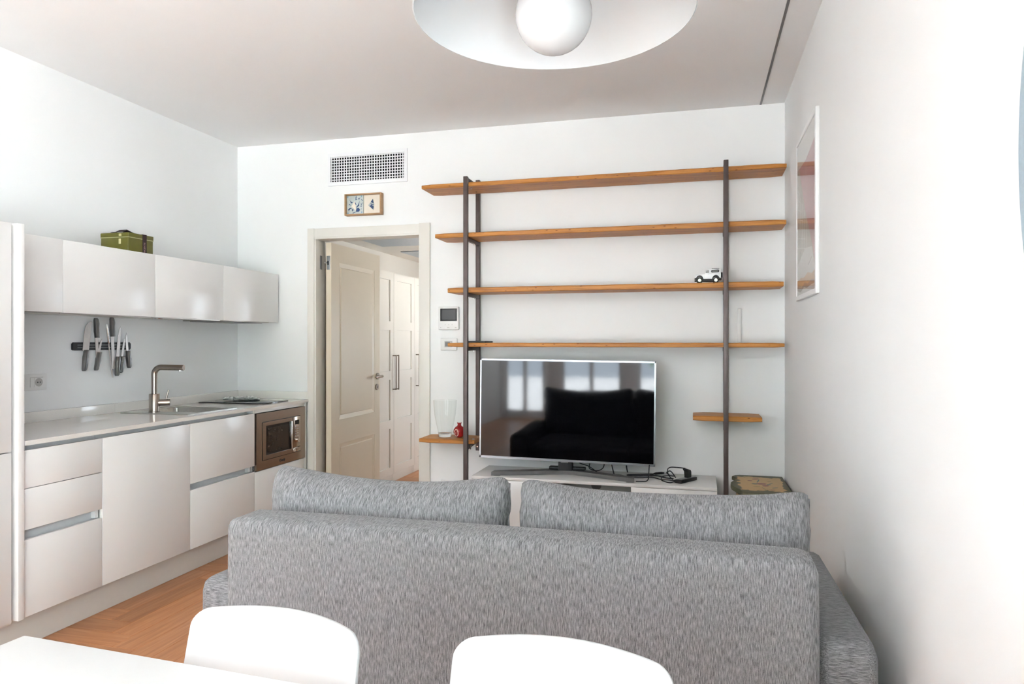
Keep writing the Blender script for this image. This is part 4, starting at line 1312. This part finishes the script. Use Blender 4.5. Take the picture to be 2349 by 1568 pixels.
hw_, hh = .547, .313
tvbox('screen', [((-hw_ + .009, hw_ - .009), (.0005, .02), (-hh + .014, hh - .010))], 'tv_screen', tv_)
tvbox('bezel', [((-hw_, -hw_ + .009), (-.002, .03), (-hh, hh)), ((hw_ - .009, hw_), (-.002, .03), (-hh, hh)), ((-hw_, hw_), (-.002, .03), (hh - .010, hh)), ((-hw_, hw_), (-.002, .03), (-hh, -hh + .014))], 'tv_silver', tv_)
tvbox('rear_housing', [((-hw_ + .004, hw_ - .004), (.02, .045), (-hh + .003, hh - .003)), ((-.40, .40), (.045, .07), (-.25, .12))], 'black_plastic', tv_, .003)
tvbox('sensor', [((-.022, .022), (-.003, .01), (-hh - .006, -hh + .001))], 'grey_plastic', tv_)
# stand: wide shallow V on the cabinet
bm = bmesh.new()
V = [(-1.222, 4.135), (-.800, 4.292), (-.740, 4.292), (-.352, 4.135), (-.357, 4.198), (-.735, 4.365), (-.805, 4.365), (-1.218, 4.198)]
bm_prism(bm, V, 'Z', CT + .002, CT + .026, .002)
finish('stand_base', bm, 'tv_base', tv_, smooth=30)
boxes('stand_foot_pads', [((-1.21, -1.17), (4.145, 4.185), (CT, CT + .002)), ((-.40, -.36), (4.145, 4.185), (CT, CT + .002)), ((-.79, -.75), (4.30, 4.35), (CT, CT + .002))], 'black_plastic', tv_)
boxes('stand_neck', [((-.895, -.668), (4.305, 4.350), (CT + .026, CT + .044)), ((-.832, -.745), (4.285, 4.335), (CT + .026, .62))], 'black_plastic', tv_, .003)

# cables and adapter
zt = CT + .0035
def cable(label, pts, r=.0032):
    o = tube('power_cable', smooth_path(pts, 8), r, 'dark_rubber', None, 8)
    return tag(o, label, 'cable', 'black cables on the television cabinet')
cable('long black cable snaking from the stand to the adapter', [(-.722, 4.345, .575), (-.71, 4.36, .552), (-.656, 4.37, .533), (-.618, 4.385, .505), (-.585, 4.36, zt), (-.555, 4.325, zt), (-.466, 4.352, zt), (-.403, 4.304, zt), (-.326, 4.296, zt), (-.263, 4.326, zt), (-.206, 4.272, zt), (-.160, 4.265, zt), (-.128, 4.235, zt + .004)])
cable('black cable looping down behind the television and up again', [(-.645, 4.40, .60), (-.652, 4.40, .543), (-.655, 4.41, .512), (-.616, 4.425, .496), (-.577, 4.41, .511), (-.561, 4.40, .541), (-.558, 4.39, .60)])
cable('straight black cable hanging behind the stand to the cabinet top', [(-.508, 4.31, .60), (-.502, 4.29, .565), (-.490, 4.285, .52), (-.481, 4.280, zt)], .0036)
cable('short black cable dropping behind the right half of the television', [(-.426, 4.42, .60), (-.425, 4.425, .539), (-.422, 4.435, .51), (-.419, 4.445, zt + .002)], .0042)
cable('black cable bending along the cabinet edge to the stand tip', [(-.272, 4.29, .60), (-.273, 4.24, .568), (-.275, 4.228, .518), (-.278, 4.222, .497), (-.288, 4.196, zt), (-.315, 4.182, zt), (-.346, 4.176, zt)])
cable('black cable with thick plug folded on the cabinet top', [(-.135, 4.285, zt + .005), (-.184, 4.335, zt), (-.243, 4.385, zt), (-.325, 4.355, zt), (-.375, 4.342, zt), (-.410, 4.352, zt), (-.405, 4.372, zt), (-.33, 4.405, zt), (-.258, 4.428, zt)], .0038)
tag(tube('cable_plug', [(-.258, 4.428, zt + .003), (-.245, 4.434, zt + .004), (-.212, 4.448, zt + .006), (-.196, 4.455, zt + .006)], [.0045, .0075, .0075, .004], 'black_plastic', None, 10), 'black plug end lying on the white cabinet top', 'plug')
cable('coiled black cable in loops beside the adapter box', [(-.125, 4.196, zt + .006), (-.150, 4.188, zt), (-.175, 4.205, zt), (-.203, 4.26, zt), (-.199, 4.329, zt + .007), (-.162, 4.36, zt + .008), (-.130, 4.325, zt + .014), (-.150, 4.285, zt + .022), (-.172, 4.27, zt + .042), (-.152, 4.265, zt + .054), (-.132, 4.255, zt + .036), (-.120, 4.235, zt + .022)])
cable('black lead arching up from the coil to the upright plug', [(-.135, 4.225, zt + .012), (-.158, 4.235, zt + .032), (-.166, 4.24, zt + .056), (-.163, 4.24, zt + .072), (-.145, 4.24, zt + .081), (-.102, 4.245, zt + .080), (-.064, 4.25, zt + .076)])
ad = thing('power_adapter', 'flat black adapter box with an upright plug on the cabinet', 'adapter', (-.062, 4.262, CT), math.radians(58))
box('adapter_body', (-.085, .085), (-.024, .024), (.0005, .020), 'black_plastic', ad, .003, 2, True)
box('adapter_top', (-.075, .075), (-.018, .018), (.020, .0225), 'grey_plastic', ad, .001, 2, True)
prism('plug_head', [(.005, .0225), (.040, .0225), (.040, .055), (.033, .066), (-.010, .079), (-.012, .071), (.006, .060)], 'Y', -.014, .014, 'black_plastic', ad, .003, True)

# ================================================================== NIGHTSTAND
ns = thing('painted_nightstand', 'painted wooden nightstand with scalloped floral top in the corner', 'nightstand', (.345, 4.25, 0))
top = [(.497, 4.478), (.250, 4.478), (.222, 4.462), (.205, 4.425), (.228, 4.385), (.238, 4.350)]
# bombe outline on the left and front
for k in range(9):
    t = k / 8
    top.append((.232 - .045 * math.sin(PI * t) , 4.33 - t * .30))
top += [(.240, 4.005), (.238, 3.965), (.262, 3.950), (.300, 3.958), (.345, 3.940), (.40, 3.930), (.45, 3.942), (.497, 3.960)]
nt_o = Vector((.352, 4.22, .497))
bm = bmesh.new()
bm_prism(bm, top, 'Z', .478, .503, .006, 3)
tp = finish('top_board', bm, None, ns, smooth=40)
# place the top's own origin at its centre so its painted border follows the outline
off = nt_o - Vector((.345, 4.25, 0))
tp.data.transform(Matrix.Translation(-off)); tp.location = off
tp.data.materials.append(MATS['painted_top'])
def dab(x, y, a, b, ang, mat):
    n = 10
    pts = [(x + a * math.cos(2 * PI * k / n) * math.cos(ang) - b * math.sin(2 * PI * k / n) * math.sin(ang), y + a * math.cos(2 * PI * k / n) * math.sin(ang) + b * math.sin(2 * PI * k / n) * math.cos(ang)) for k in range(n)]
    o = prism('flower_dab', pts, 'Z', .5031, .5034, mat, ns, smooth=None)
for (x, y, a, b, an, mt) in [(.355, 4.22, .030, .022, .2, 'dab_red'), (.375, 4.17, .022, .016, .8, 'dab_red'), (.320, 4.21, .018, .014, .0, 'dab_green'), (.395, 4.205, .012, .012, .4, 'dab_green'), (.335, 4.36, .022, .012, .5, 'dab_red'),
                             (.300, 4.30, .014, .010, .0, 'dab_red'), (.405, 4.30, .014, .008, .5, 'dab_ochre'), (.325, 4.14, .020, .008, .3, 'dab_ochre'), (.42, 4.12, .020, .006, .6, 'dab_green'), (.40, 4.06, .016, .006, .1, 'dab_red'),
                             (.36, 4.08, .004, .05, .2, 'dab_ochre'), (.345, 4.30, .004, .05, -.2, 'dab_green'), (.41, 4.24, .018, .005, .9, 'dab_green')]:
    dab(x, y, a, b, an, mt)
bodyp = [(.49, 4.47), (.262, 4.47), (.250, 4.42), (.262, 4.38)] + [(.258 - .040 * math.sin(PI * k / 6), 4.34 - k / 6 * .28) for k in range(7)] + [(.270, 4.03), (.272, 3.99), (.32, 3.985), (.40, 3.965), (.49, 3.985)]
prism('case', bodyp, 'Z', .16, .478, 'carved_gold', ns, .004)
mould = [(.492, 4.472), (.256, 4.472), (.244, 4.425), (.256, 4.38)] + [(.250 - .042 * math.sin(PI * k / 6), 4.34 - k / 6 * .29) for k in range(7)] + [(.262, 4.02), (.264, 3.98), (.32, 3.972), (.40, 3.952), (.492, 3.972)]
prism('moulding', mould, 'Z', .462, .4775, 'carved_dark', ns, .003)
for k in range(2):
    d = box('drawer', (.225, .250), (4.07, 4.31), (.20 + k * .13, .315 + k * .13), 'carved_gold', ns, .004)
    cyl('drawer_knob', (.225, 4.19, .257 + k * .13), (.205, 4.19, .257 + k * .13), .010, 'bronze', d)
for (x, y) in ((.27, 4.0), (.47, 4.0), (.28, 4.45), (.47, 4.45)):
    lathe('leg', [(0, 0), (.012, 0), (.016, .03), (.013, .08), (.022, .15), (.022, .162), (0, .162)], (x, y, 0), 'carved_dark', ns, 14)

# ================================================================== SOFA
so = thing('sofa', 'grey woven fabric sofa seen from behind', 'sofa', (-.5425, 1.803, 0), math.radians(-.55))


def soft(name, x, y, z, r, mat, parent, segs=5, sub=0, wob=0.0):
    bm = bmesh.new()
    bm_box(bm, x, y, z, r, segs)
    return finish(name, bm, mat, parent, True, smooth=60)


# back panel with gently rounded top and slightly wavy padded face
def padded(name, x, y, z, r, mat, parent, nx=24, ny=5, nz=12, puff=.006, top_drop=0.0):
    bm = bmesh.new()
    bmesh.ops.create_cube(bm, size=2.0)
    bmesh.ops.subdivide_edges(bm, edges=bm.edges[:], cuts=9, use_grid_fill=True)
    cxx, cyy, czz = sum(x) / 2, sum(y) / 2, sum(z) / 2
    hx, hy, hz = (x[1] - x[0]) / 2, (y[1] - y[0]) / 2, (z[1] - z[0]) / 2
    def warp(u, h):        # pack the cuts close to the edges so the rounding stays local
        a = abs(u)
        inner = 1 - 2.2 * r / h
        if inner < .2: inner = .2
        q = a / .6 * inner if a <= .6 else inner + (a - .6) / .4 * (1 - inner)
        return math.copysign(q, u)
    for v in bm.verts:
        p = Vector((warp(v.co.x, hx) * hx, warp(v.co.y, hy) * hy, warp(v.co.z, hz) * hz))
        core = Vector((max(-hx + r, min(hx - r, p.x)), max(-hy + r, min(hy - r, p.y)), max(-hz + r, min(hz - r, p.z))))
        d = p - core
        if d.length > 1e-9:
            n_ = d.normalized()
            p = core + n_ * r
            # puff the flat faces outward in the middle
            fxx = (1 - (core.x / hx) ** 2); fzz = (1 - (core.z / hz) ** 2); fyy = (1 - (core.y / hy) ** 2)
            p += Vector((n_.x * puff * fyy * fzz, n_.y * puff * fxx * fzz, n_.z * puff * fxx))
        if top_drop and p.z > 0:
            t = (p.y + hy) / (2 * hy)
            p.z -= top_drop * t
        v.co = p + Vector((cxx, cyy, czz))
    return finish(name, bm, mat, parent, True, smooth=80)


padded('backrest', (-.8275, .8275), (0, .165), (.06, .781), .030, 'sofa_fabric_v', so, puff=.004)
padded('armrest', (-.990, -.829), (.085, 1.02), (.06, .562), .038, 'sofa_fabric_h', so, puff=.003, top_drop=.03)
padded('armrest', (.829, .978), (.085, 1.02), (.06, .566), .038, 'sofa_fabric_h', so, puff=.003, top_drop=.03)
padded('seat_base', (-.827, .827), (.16, .98), (.06, .30), .02, 'sofa_fabric_v', so, puff=.002)
padded('seat_cushion', (-.824, -.003), (.168, 1.0), (.302, .45), .04, 'sofa_fabric_v', so, puff=.01)
padded('seat_cushion', (.003, .824), (.168, 1.0), (.302, .45), .04, 'sofa_fabric_v', so, puff=.01)
for (x, y) in ((-.9, .15), (.9, .15), (-.9, .95), (.9, .95)):
    lathe('foot', [(0, 0), (.02, 0), (.026, .06), (0, .06)], (x, y, 0), 'feet_dark', so, 14, True)


def cushion(label, x0, x1, ears, seed):
    rnd = random.Random(seed)
    w, h, t = x1 - x0, .447, .205
    c = thing('back_cushion', label, 'cushion', ((x0 + x1) / 2, 2.075, .451), math.radians(-.55), 'sofa back cushions')
    bm = bmesh.new()
    nx, nz = 44, 26
    G = {}
    ph = [rnd.uniform(0, 6) for _ in range(6)]
    for side in (0, 1):
        for i in range(nx + 1):
            for k in range(nz + 1):
                if side == 1 and (i in (0, nx) or k in (0, nz)):
                    G[1, i, k] = G[0, i, k]; continue
                a = -1 + 2 * i / nx; b = -1 + 2 * k / nz
                # denser near the edges
                s = math.sin(a * PI / 2) * .5 + a * .5; q = math.sin(b * PI / 2) * .5 + b * .5
                x = s * w / 2 * (1 - .012 * (1 - q * q)) * (1 - .022 * abs(q) ** 10)
                z = h / 2 + q * h / 2 * (1 - .085 * abs(s) ** 26)
                dip = (1 - abs(s) ** 2.4)
                if q > 0: z -= .034 * q * dip * (1 + .1 * math.sin(3 * s + ph[0]))
                if q > 0 and s > 0: z += (ears[1] - .0) * q ** 4 * s ** 10
                if q > 0 and s < 0: z += (ears[0] - .0) * q ** 4 * s ** 10
                th_ = max(0, (1 - abs(s) ** 7)) ** .5 * max(0, (1 - abs(q) ** 5)) ** .5
                th_ *= t / 2 * (1 + .03 * math.sin(5 * s + ph[1]) * math.sin(4 * q + ph[2]))
                # pull-in wrinkles along the short sides
                edge = math.exp(-((1 - abs(s)) / .05) ** 2)
                x -= math.copysign(.0025, s) * edge * (math.sin(11 * q + ph[3]) + .5 * math.sin(23 * q + ph[4]))
                lean = -.03 * (1 - q) / 2
                y = (-th_ if side == 0 else th_) + lean + .02
                G[side, i, k] = bm.verts.new((x, y, z))
    for side in (0, 1):
        for i in range(nx):
            for k in range(nz):
                q4 = [G[side, i, k], G[side, i + 1, k], G[side, i + 1, k + 1], G[side, i, k + 1]]
                try: bm.faces.new(q4 if side == 0 else q4[::-1])
                except ValueError: pass
    finish('cover', bm, 'sofa_fabric_v', c, True, smooth=80)
    pts = [(s * (w / 2 * .986), .005 - .03 * (1 - q) / 2 + .012, h / 2 + q * h / 2) for s, q in ((1, -.9), (1, -.4), (.995, .1), (.995, .5), (1, .9))]
    tube('seam_piping', smooth_path(pts, 5), .0035, 'sofa_fabric_v', c, 8, True)


cushion('grey back cushion on the left half of the sofa, by the doorway', -1.378, -.552, (.004, .004), 3)
cushion('grey back cushion on the right half of the sofa, by the wall', -.528, .306, (-.004, .006), 5)

# ================================================================== DINING TABLE AND CHAIRS
TR = math.radians(-3.2)
ec, es = math.cos(TR), math.sin(TR)
tcx, tcy = -1.266 + ec * .70 + es * .40, 1.079 + es * .70 - ec * .40
tb = thing('dining_table', 'plain white dining table in the near left foreground', 'table', (tcx, tcy, 0), TR)
box('table_top', (-.70, .70), (-.40, .40), (.712, .74), 'table_white', tb, .004, 3, True)
boxes('apron', [((-.64, .64), (.315, .335), (.65, .712)), ((-.64, .64), (-.335, -.315), (.65, .712)), ((-.64, -.62), (-.315, .315), (.65, .712)), ((.62, .64), (-.315, .315), (.65, .712))], 'table_white', tb, 0, True)
for (x, y) in ((-.66, .36), (.66, .36), (-.66, -.36), (.66, -.36)):
    box('leg', (x - .025, x + .025), (y - .025, y + .025), (0, .711), 'table_white', tb, .003, 2, True)


def chair(label, cxp, cyp, rot):
    """sitter faces local -Y; backrest top centre is at local (0,.275,.80)"""
    t = thing('dining_chair', label, 'chair', (cxp, cyp, 0), rot, 'white chairs at the dining table')
    ztop, zb = .802, .455
    bm = bmesh.new()
    zs = []
    rc = .030
    zvals = [zb + (ztop - rc - zb) * k / 14 for k in range(15)] + [ztop - rc + rc * math.sin(PI / 2 * k / 7) for k in range(1, 8)]
    ns_ = 28
    grid = []
    for z in zvals:
        tt = (z - zb) / (ztop - zb)
        hw2 = .198 - .011 * tt                       # a touch wider below
        over = max(0, z - (ztop - rc))
        hw2 -= rc - math.sqrt(max(0, rc * rc - over * over))
        row = []
        for k in range(ns_ + 1):
            s = -1 + 2 * k / ns_
            x = s * hw2
            sx = x / .198
            yv = .185 + .092 * tt ** .9 - .052 * sx * sx * (.6 + .4 * tt)
            zz = z - .010 * sx * sx * tt
            row.append(Vector((x, yv, zz)))
        grid.append(row)
    F_ = [[bm.verts.new(p) for p in r] for r in grid]
    B_ = [[bm.verts.new(p + Vector((0, .011, -.002))) for p in r] for r in grid]
    nr = len(grid)
    for i in range(nr - 1):
        for k in range(ns_):
            bm.faces.new((F_[i][k], F_[i][k + 1], F_[i + 1][k + 1], F_[i + 1][k]))
            bm.faces.new((B_[i][k], B_[i + 1][k], B_[i + 1][k + 1], B_[i][k + 1]))
        for k in (0, ns_):
            bm.faces.new((F_[i][k], F_[i + 1][k], B_[i + 1][k], B_[i][k]))
    for i in (0, nr - 1):
        for k in range(ns_):
            bm.faces.new((F_[i][k], F_[i][k + 1], B_[i][k + 1], B_[i][k]))
    bmesh.ops.recalc_face_normals(bm, faces=bm.faces[:])
    rim_e = [e for e in bm.edges if len(e.link_faces) == 2 and e.calc_face_angle(0) > 1.0]
    bmesh.ops.bevel(bm, geom=rim_e, offset=.0035, segments=2, profile=.5, affect='EDGES')
    finish('backrest', bm, 'chair_white', t, True, smooth=50)
    bm = bmesh.new()
    bm_box(bm, (-.20, .20), (-.22, .195), (.435, .455), .009, 3)
    finish('seat', bm, 'chair_white', t, True, smooth=50)
    for (x, y) in ((-.17, -.18), (.17, -.18), (-.17, .16), (.17, .16)):
        tube('leg', [(x * 1.12, y * 1.12, 0), (x, y, .436)], [.011, .014], 'chair_white', t, 12, True)


def place_chair(label, lx, ly, rx, ry, midy):
    rot = math.atan2(ry - ly, rx - lx)
    mx, my = (lx + rx) / 2, (ly + ry) / 2 + .048
    # local top centre (0,.277)
    chair(label, mx + math.sin(rot) * .277, my - math.cos(rot) * .277, rot)


place_chair('white plastic dining chair on the left, near the kitchen', -.940, 1.152, -.566, 1.115, 1.176)
place_chair('white plastic dining chair on the right, in front of the sofa middle', -.402, 1.149, -.035, 1.128, 1.178)

# ================================================================== PENDANT LAMP
LX, LY, LZ, LR = -.2286, 1.1379, 1.85, .2313
pl = thing('pendant_lamp', 'white dish pendant lamp with a big globe bulb over the table', 'lamp', (LX, LY, LZ))
prof = []
for k in range(15):
    a = k / 14
    prof.append((LR - (LR - .035) * a ** 1.0, .125 * math.sin(a * PI / 2) ** .85))
prof += [(.033, .20), (.022, .215), (0, .216)]
outer = prof
inner = [(max(r - .0035, 0), z - .0015) for r, z in prof if z <= .126]
inner[0] = (LR - .002, -.0008)
pfull = [(.0, .123)] + inner[::-1] + outer
lathe('shade', pfull, (LX, LY, LZ), 'lamp_white', pl, 72)
bl = [(0.0, -.0635)]
for k in range(1, 15):
    a = -PI / 2 + k / 14 * (PI * .86)
    bl.append((.0635 * math.cos(a), .0635 * math.sin(a)))
bl += [(.019, .072), (.019, .085), (0, .085)]
lathe('globe_bulb', bl, (LX, LY, LZ + .000), 'opal_glass', pl, 40)
lathe('bulb_socket', [(0, .084), (.021, .084), (.021, .122), (0, .122)], (LX, LY, LZ), 'device_white', pl, 20)
tube('cord', [(LX, LY, LZ + .21), (LX, LY, ZC - .02)], .0028, 'device_white', pl, 8)
lathe('ceiling_rose', [(0, -.026), (.045, -.024), (.055, -.004), (.055, 0), (0, 0)], (LX, LY, ZC), 'device_white', pl, 28)

# ================================================================== RIGHT WALL
po = thing('framed_poster', 'white-framed pink poster behind glass on the right wall', 'poster', (XR, 3.63, 1.52))
qy0, qy1, qz0, qz1 = 3.262, 3.885, 1.521, 2.330
fw_ = .024
xf = XR - .017
box('frame_bar', (xf, XR), (qy0, qy0 + fw_), (qz0, qz1), 'white_frame', po, .003)
box('frame_bar', (xf, XR), (qy1 - fw_, qy1), (qz0, qz1), 'white_frame', po, .003)
box('frame_bar', (xf, XR), (qy0 + fw_, qy1 - fw_), (qz0, qz0 + fw_), 'white_frame', po, .003)
box('frame_bar', (xf, XR), (qy0 + fw_, qy1 - fw_), (qz1 - fw_, qz1), 'white_frame', po, .003)
pr = box('print', (XR - .010, XR - .008), (qy0 + fw_, qy1 - fw_), (qz0 + fw_, qz1 - fw_), 'poster_print', po, 0)
a0, a1, b0, b1 = qy0 + fw_, qy1 - fw_, qz0 + fw_, qz1 - fw_
PY = lambda s: a1 - s * (a1 - a0)        # s: 0 far edge .. 1 near edge
PZ = lambda q: b1 - q * (b1 - b0)        # q: 0 top .. 1 bottom
def pd(name, pts, mat, lay=0):
    x = XR - .0102 - lay * .0003
    return prism(name, [(PY(s), PZ(q)) for s, q in pts], 'X', x - .0003, x, mat, pr, smooth=None)
pd('print_blank', [(0, 0), (1, 0), (1, .11), (.5, .17), (0, .16)], 'print_white')
pd('print_sail', [(.0, .17), (.10, .17), (.45, .48), (.80, .72), (.95, .86), (1, 1), (0, 1)], 'print_sail')
for k in range(8):
    q = .22 + k * .065
    pd('print_thread', [(0, q), (0.02 + (q - .17) * 1.0, q + .05), (0.02 + (q - .17) * 1.0, q + .054), (0, q + .004)], 'print_line', 1)
for k in range(5):
    s = .06 + k * .11
    pd('print_thread', [(s, .30 + k * .06), (s + .012, .30 + k * .06), (s + .05, .82), (s + .038, .82)], 'print_line', 1)
pd('print_hull', [(0, .80), (.45, .72), (.80, .74), (1, .92), (1, 1), (0, 1)], 'print_white', 2)
pd('print_ridge', [(0, .905), (.2, .89), (.4, .90), (.6, .88), (.8, .90), (1, .885), (1, .955), (.8, .935), (.6, .95), (.45, .935), (.25, .96), (0, .94)], 'print_sand', 3)
pd('print_ridge', [(0, .94), (.25, .96), (.45, .935), (.6, .95), (.8, .935), (1, .955), (1, .965), (.75, .965), (.55, .975), (.4, .96), (.2, .985), (0, .965)], 'print_grey', 4)
pd('print_signature', [(.62, .835), (.80, .80), (.80, .806), (.62, .841)], 'print_grey', 3)
box('glazing', (XR - .0145, XR - .0135), (qy0 + fw_, qy1 - fw_), (qz0 + fw_, qz1 - fw_), 'poster_glazing', po, 0)

dc = thing('round_wall_disc', 'large round blue-grey disc on the right wall at the picture edge', 'wall disc', (XR, .63, 1.0))
bm = bmesh.new()
bm_prism(bm, [(.589 + .70 * math.cos(2 * PI * k / 96), 1.612 + .70 * math.sin(2 * PI * k / 96)) for k in range(96)], 'X', XR - .016, XR, .003)
finish('disc_plate', bm, 'disc_blue', dc, smooth=40)
bm = bmesh.new()
bm_prism(bm, [(.589 + .30 * math.cos(2 * PI * k / 64), 1.612 + .30 * math.sin(2 * PI * k / 64)) for k in range(64)], 'X', XR - .018, XR - .016, .001)
finish('disc_centre', bm, 'disc_blue', dc, smooth=40)

# ================================================================== OUTSIDE THE WINDOWS
tag(boxes('terrace', [((-16, 14), (-18, YR - WT - .001), (-.35, -.05)), ((-16, XL - WT - .1), (YR - WT - .001, 12), (-.35, -.05)), ((XR + WT + .1, 14), (YR - WT - .001, 12), (-.35, -.05)), ((HX1 + WT + .1, XR + WT + .1), (YB + WT + .1, 12), (-.35, -.05))], 'terrace'), 'pale terrace ground added outside the windows to bounce daylight in', 'ground')['kind'] = 'structure'


def tree(label, x, y, h, r, seed):
    rnd = random.Random(seed)
    t = thing('garden_tree', label, 'tree', (x, y, -.05), group='trees outside the windows')
    tube('trunk', [(0, 0, 0), (.05, 0, h * .5), (0, .05, h * .8)], [.12, .09, .05], 'bark', t, 10, True)
    bm = bmesh.new()
    for k in range(900):
        d = Vector((rnd.gauss(0, 1), rnd.gauss(0, 1), rnd.gauss(0, 1))).normalized() * r * rnd.random() ** .4
        p = Vector((0, 0, h * .62)) + Vector((d.x, d.y, d.z * 1.25))
        a = Vector((rnd.uniform(-1, 1), rnd.uniform(-1, 1), rnd.uniform(-1, 1))).normalized() * .16
        b = a.orthogonal().normalized() * .09
        bm.faces.new([bm.verts.new(p - a), bm.verts.new(p + b), bm.verts.new(p + a), bm.verts.new(p - b)])
    f = finish('foliage', bm, 'leaf_green', t, True); f['kind'] = 'stuff'


tree('leafy green tree outside, right of the windows behind the viewer', -.2, -8.5, 3.6, 1.4, 1)
tree('leafy green tree farther right outside the windows', 4.4, -9.5, 4.2, 1.7, 2)
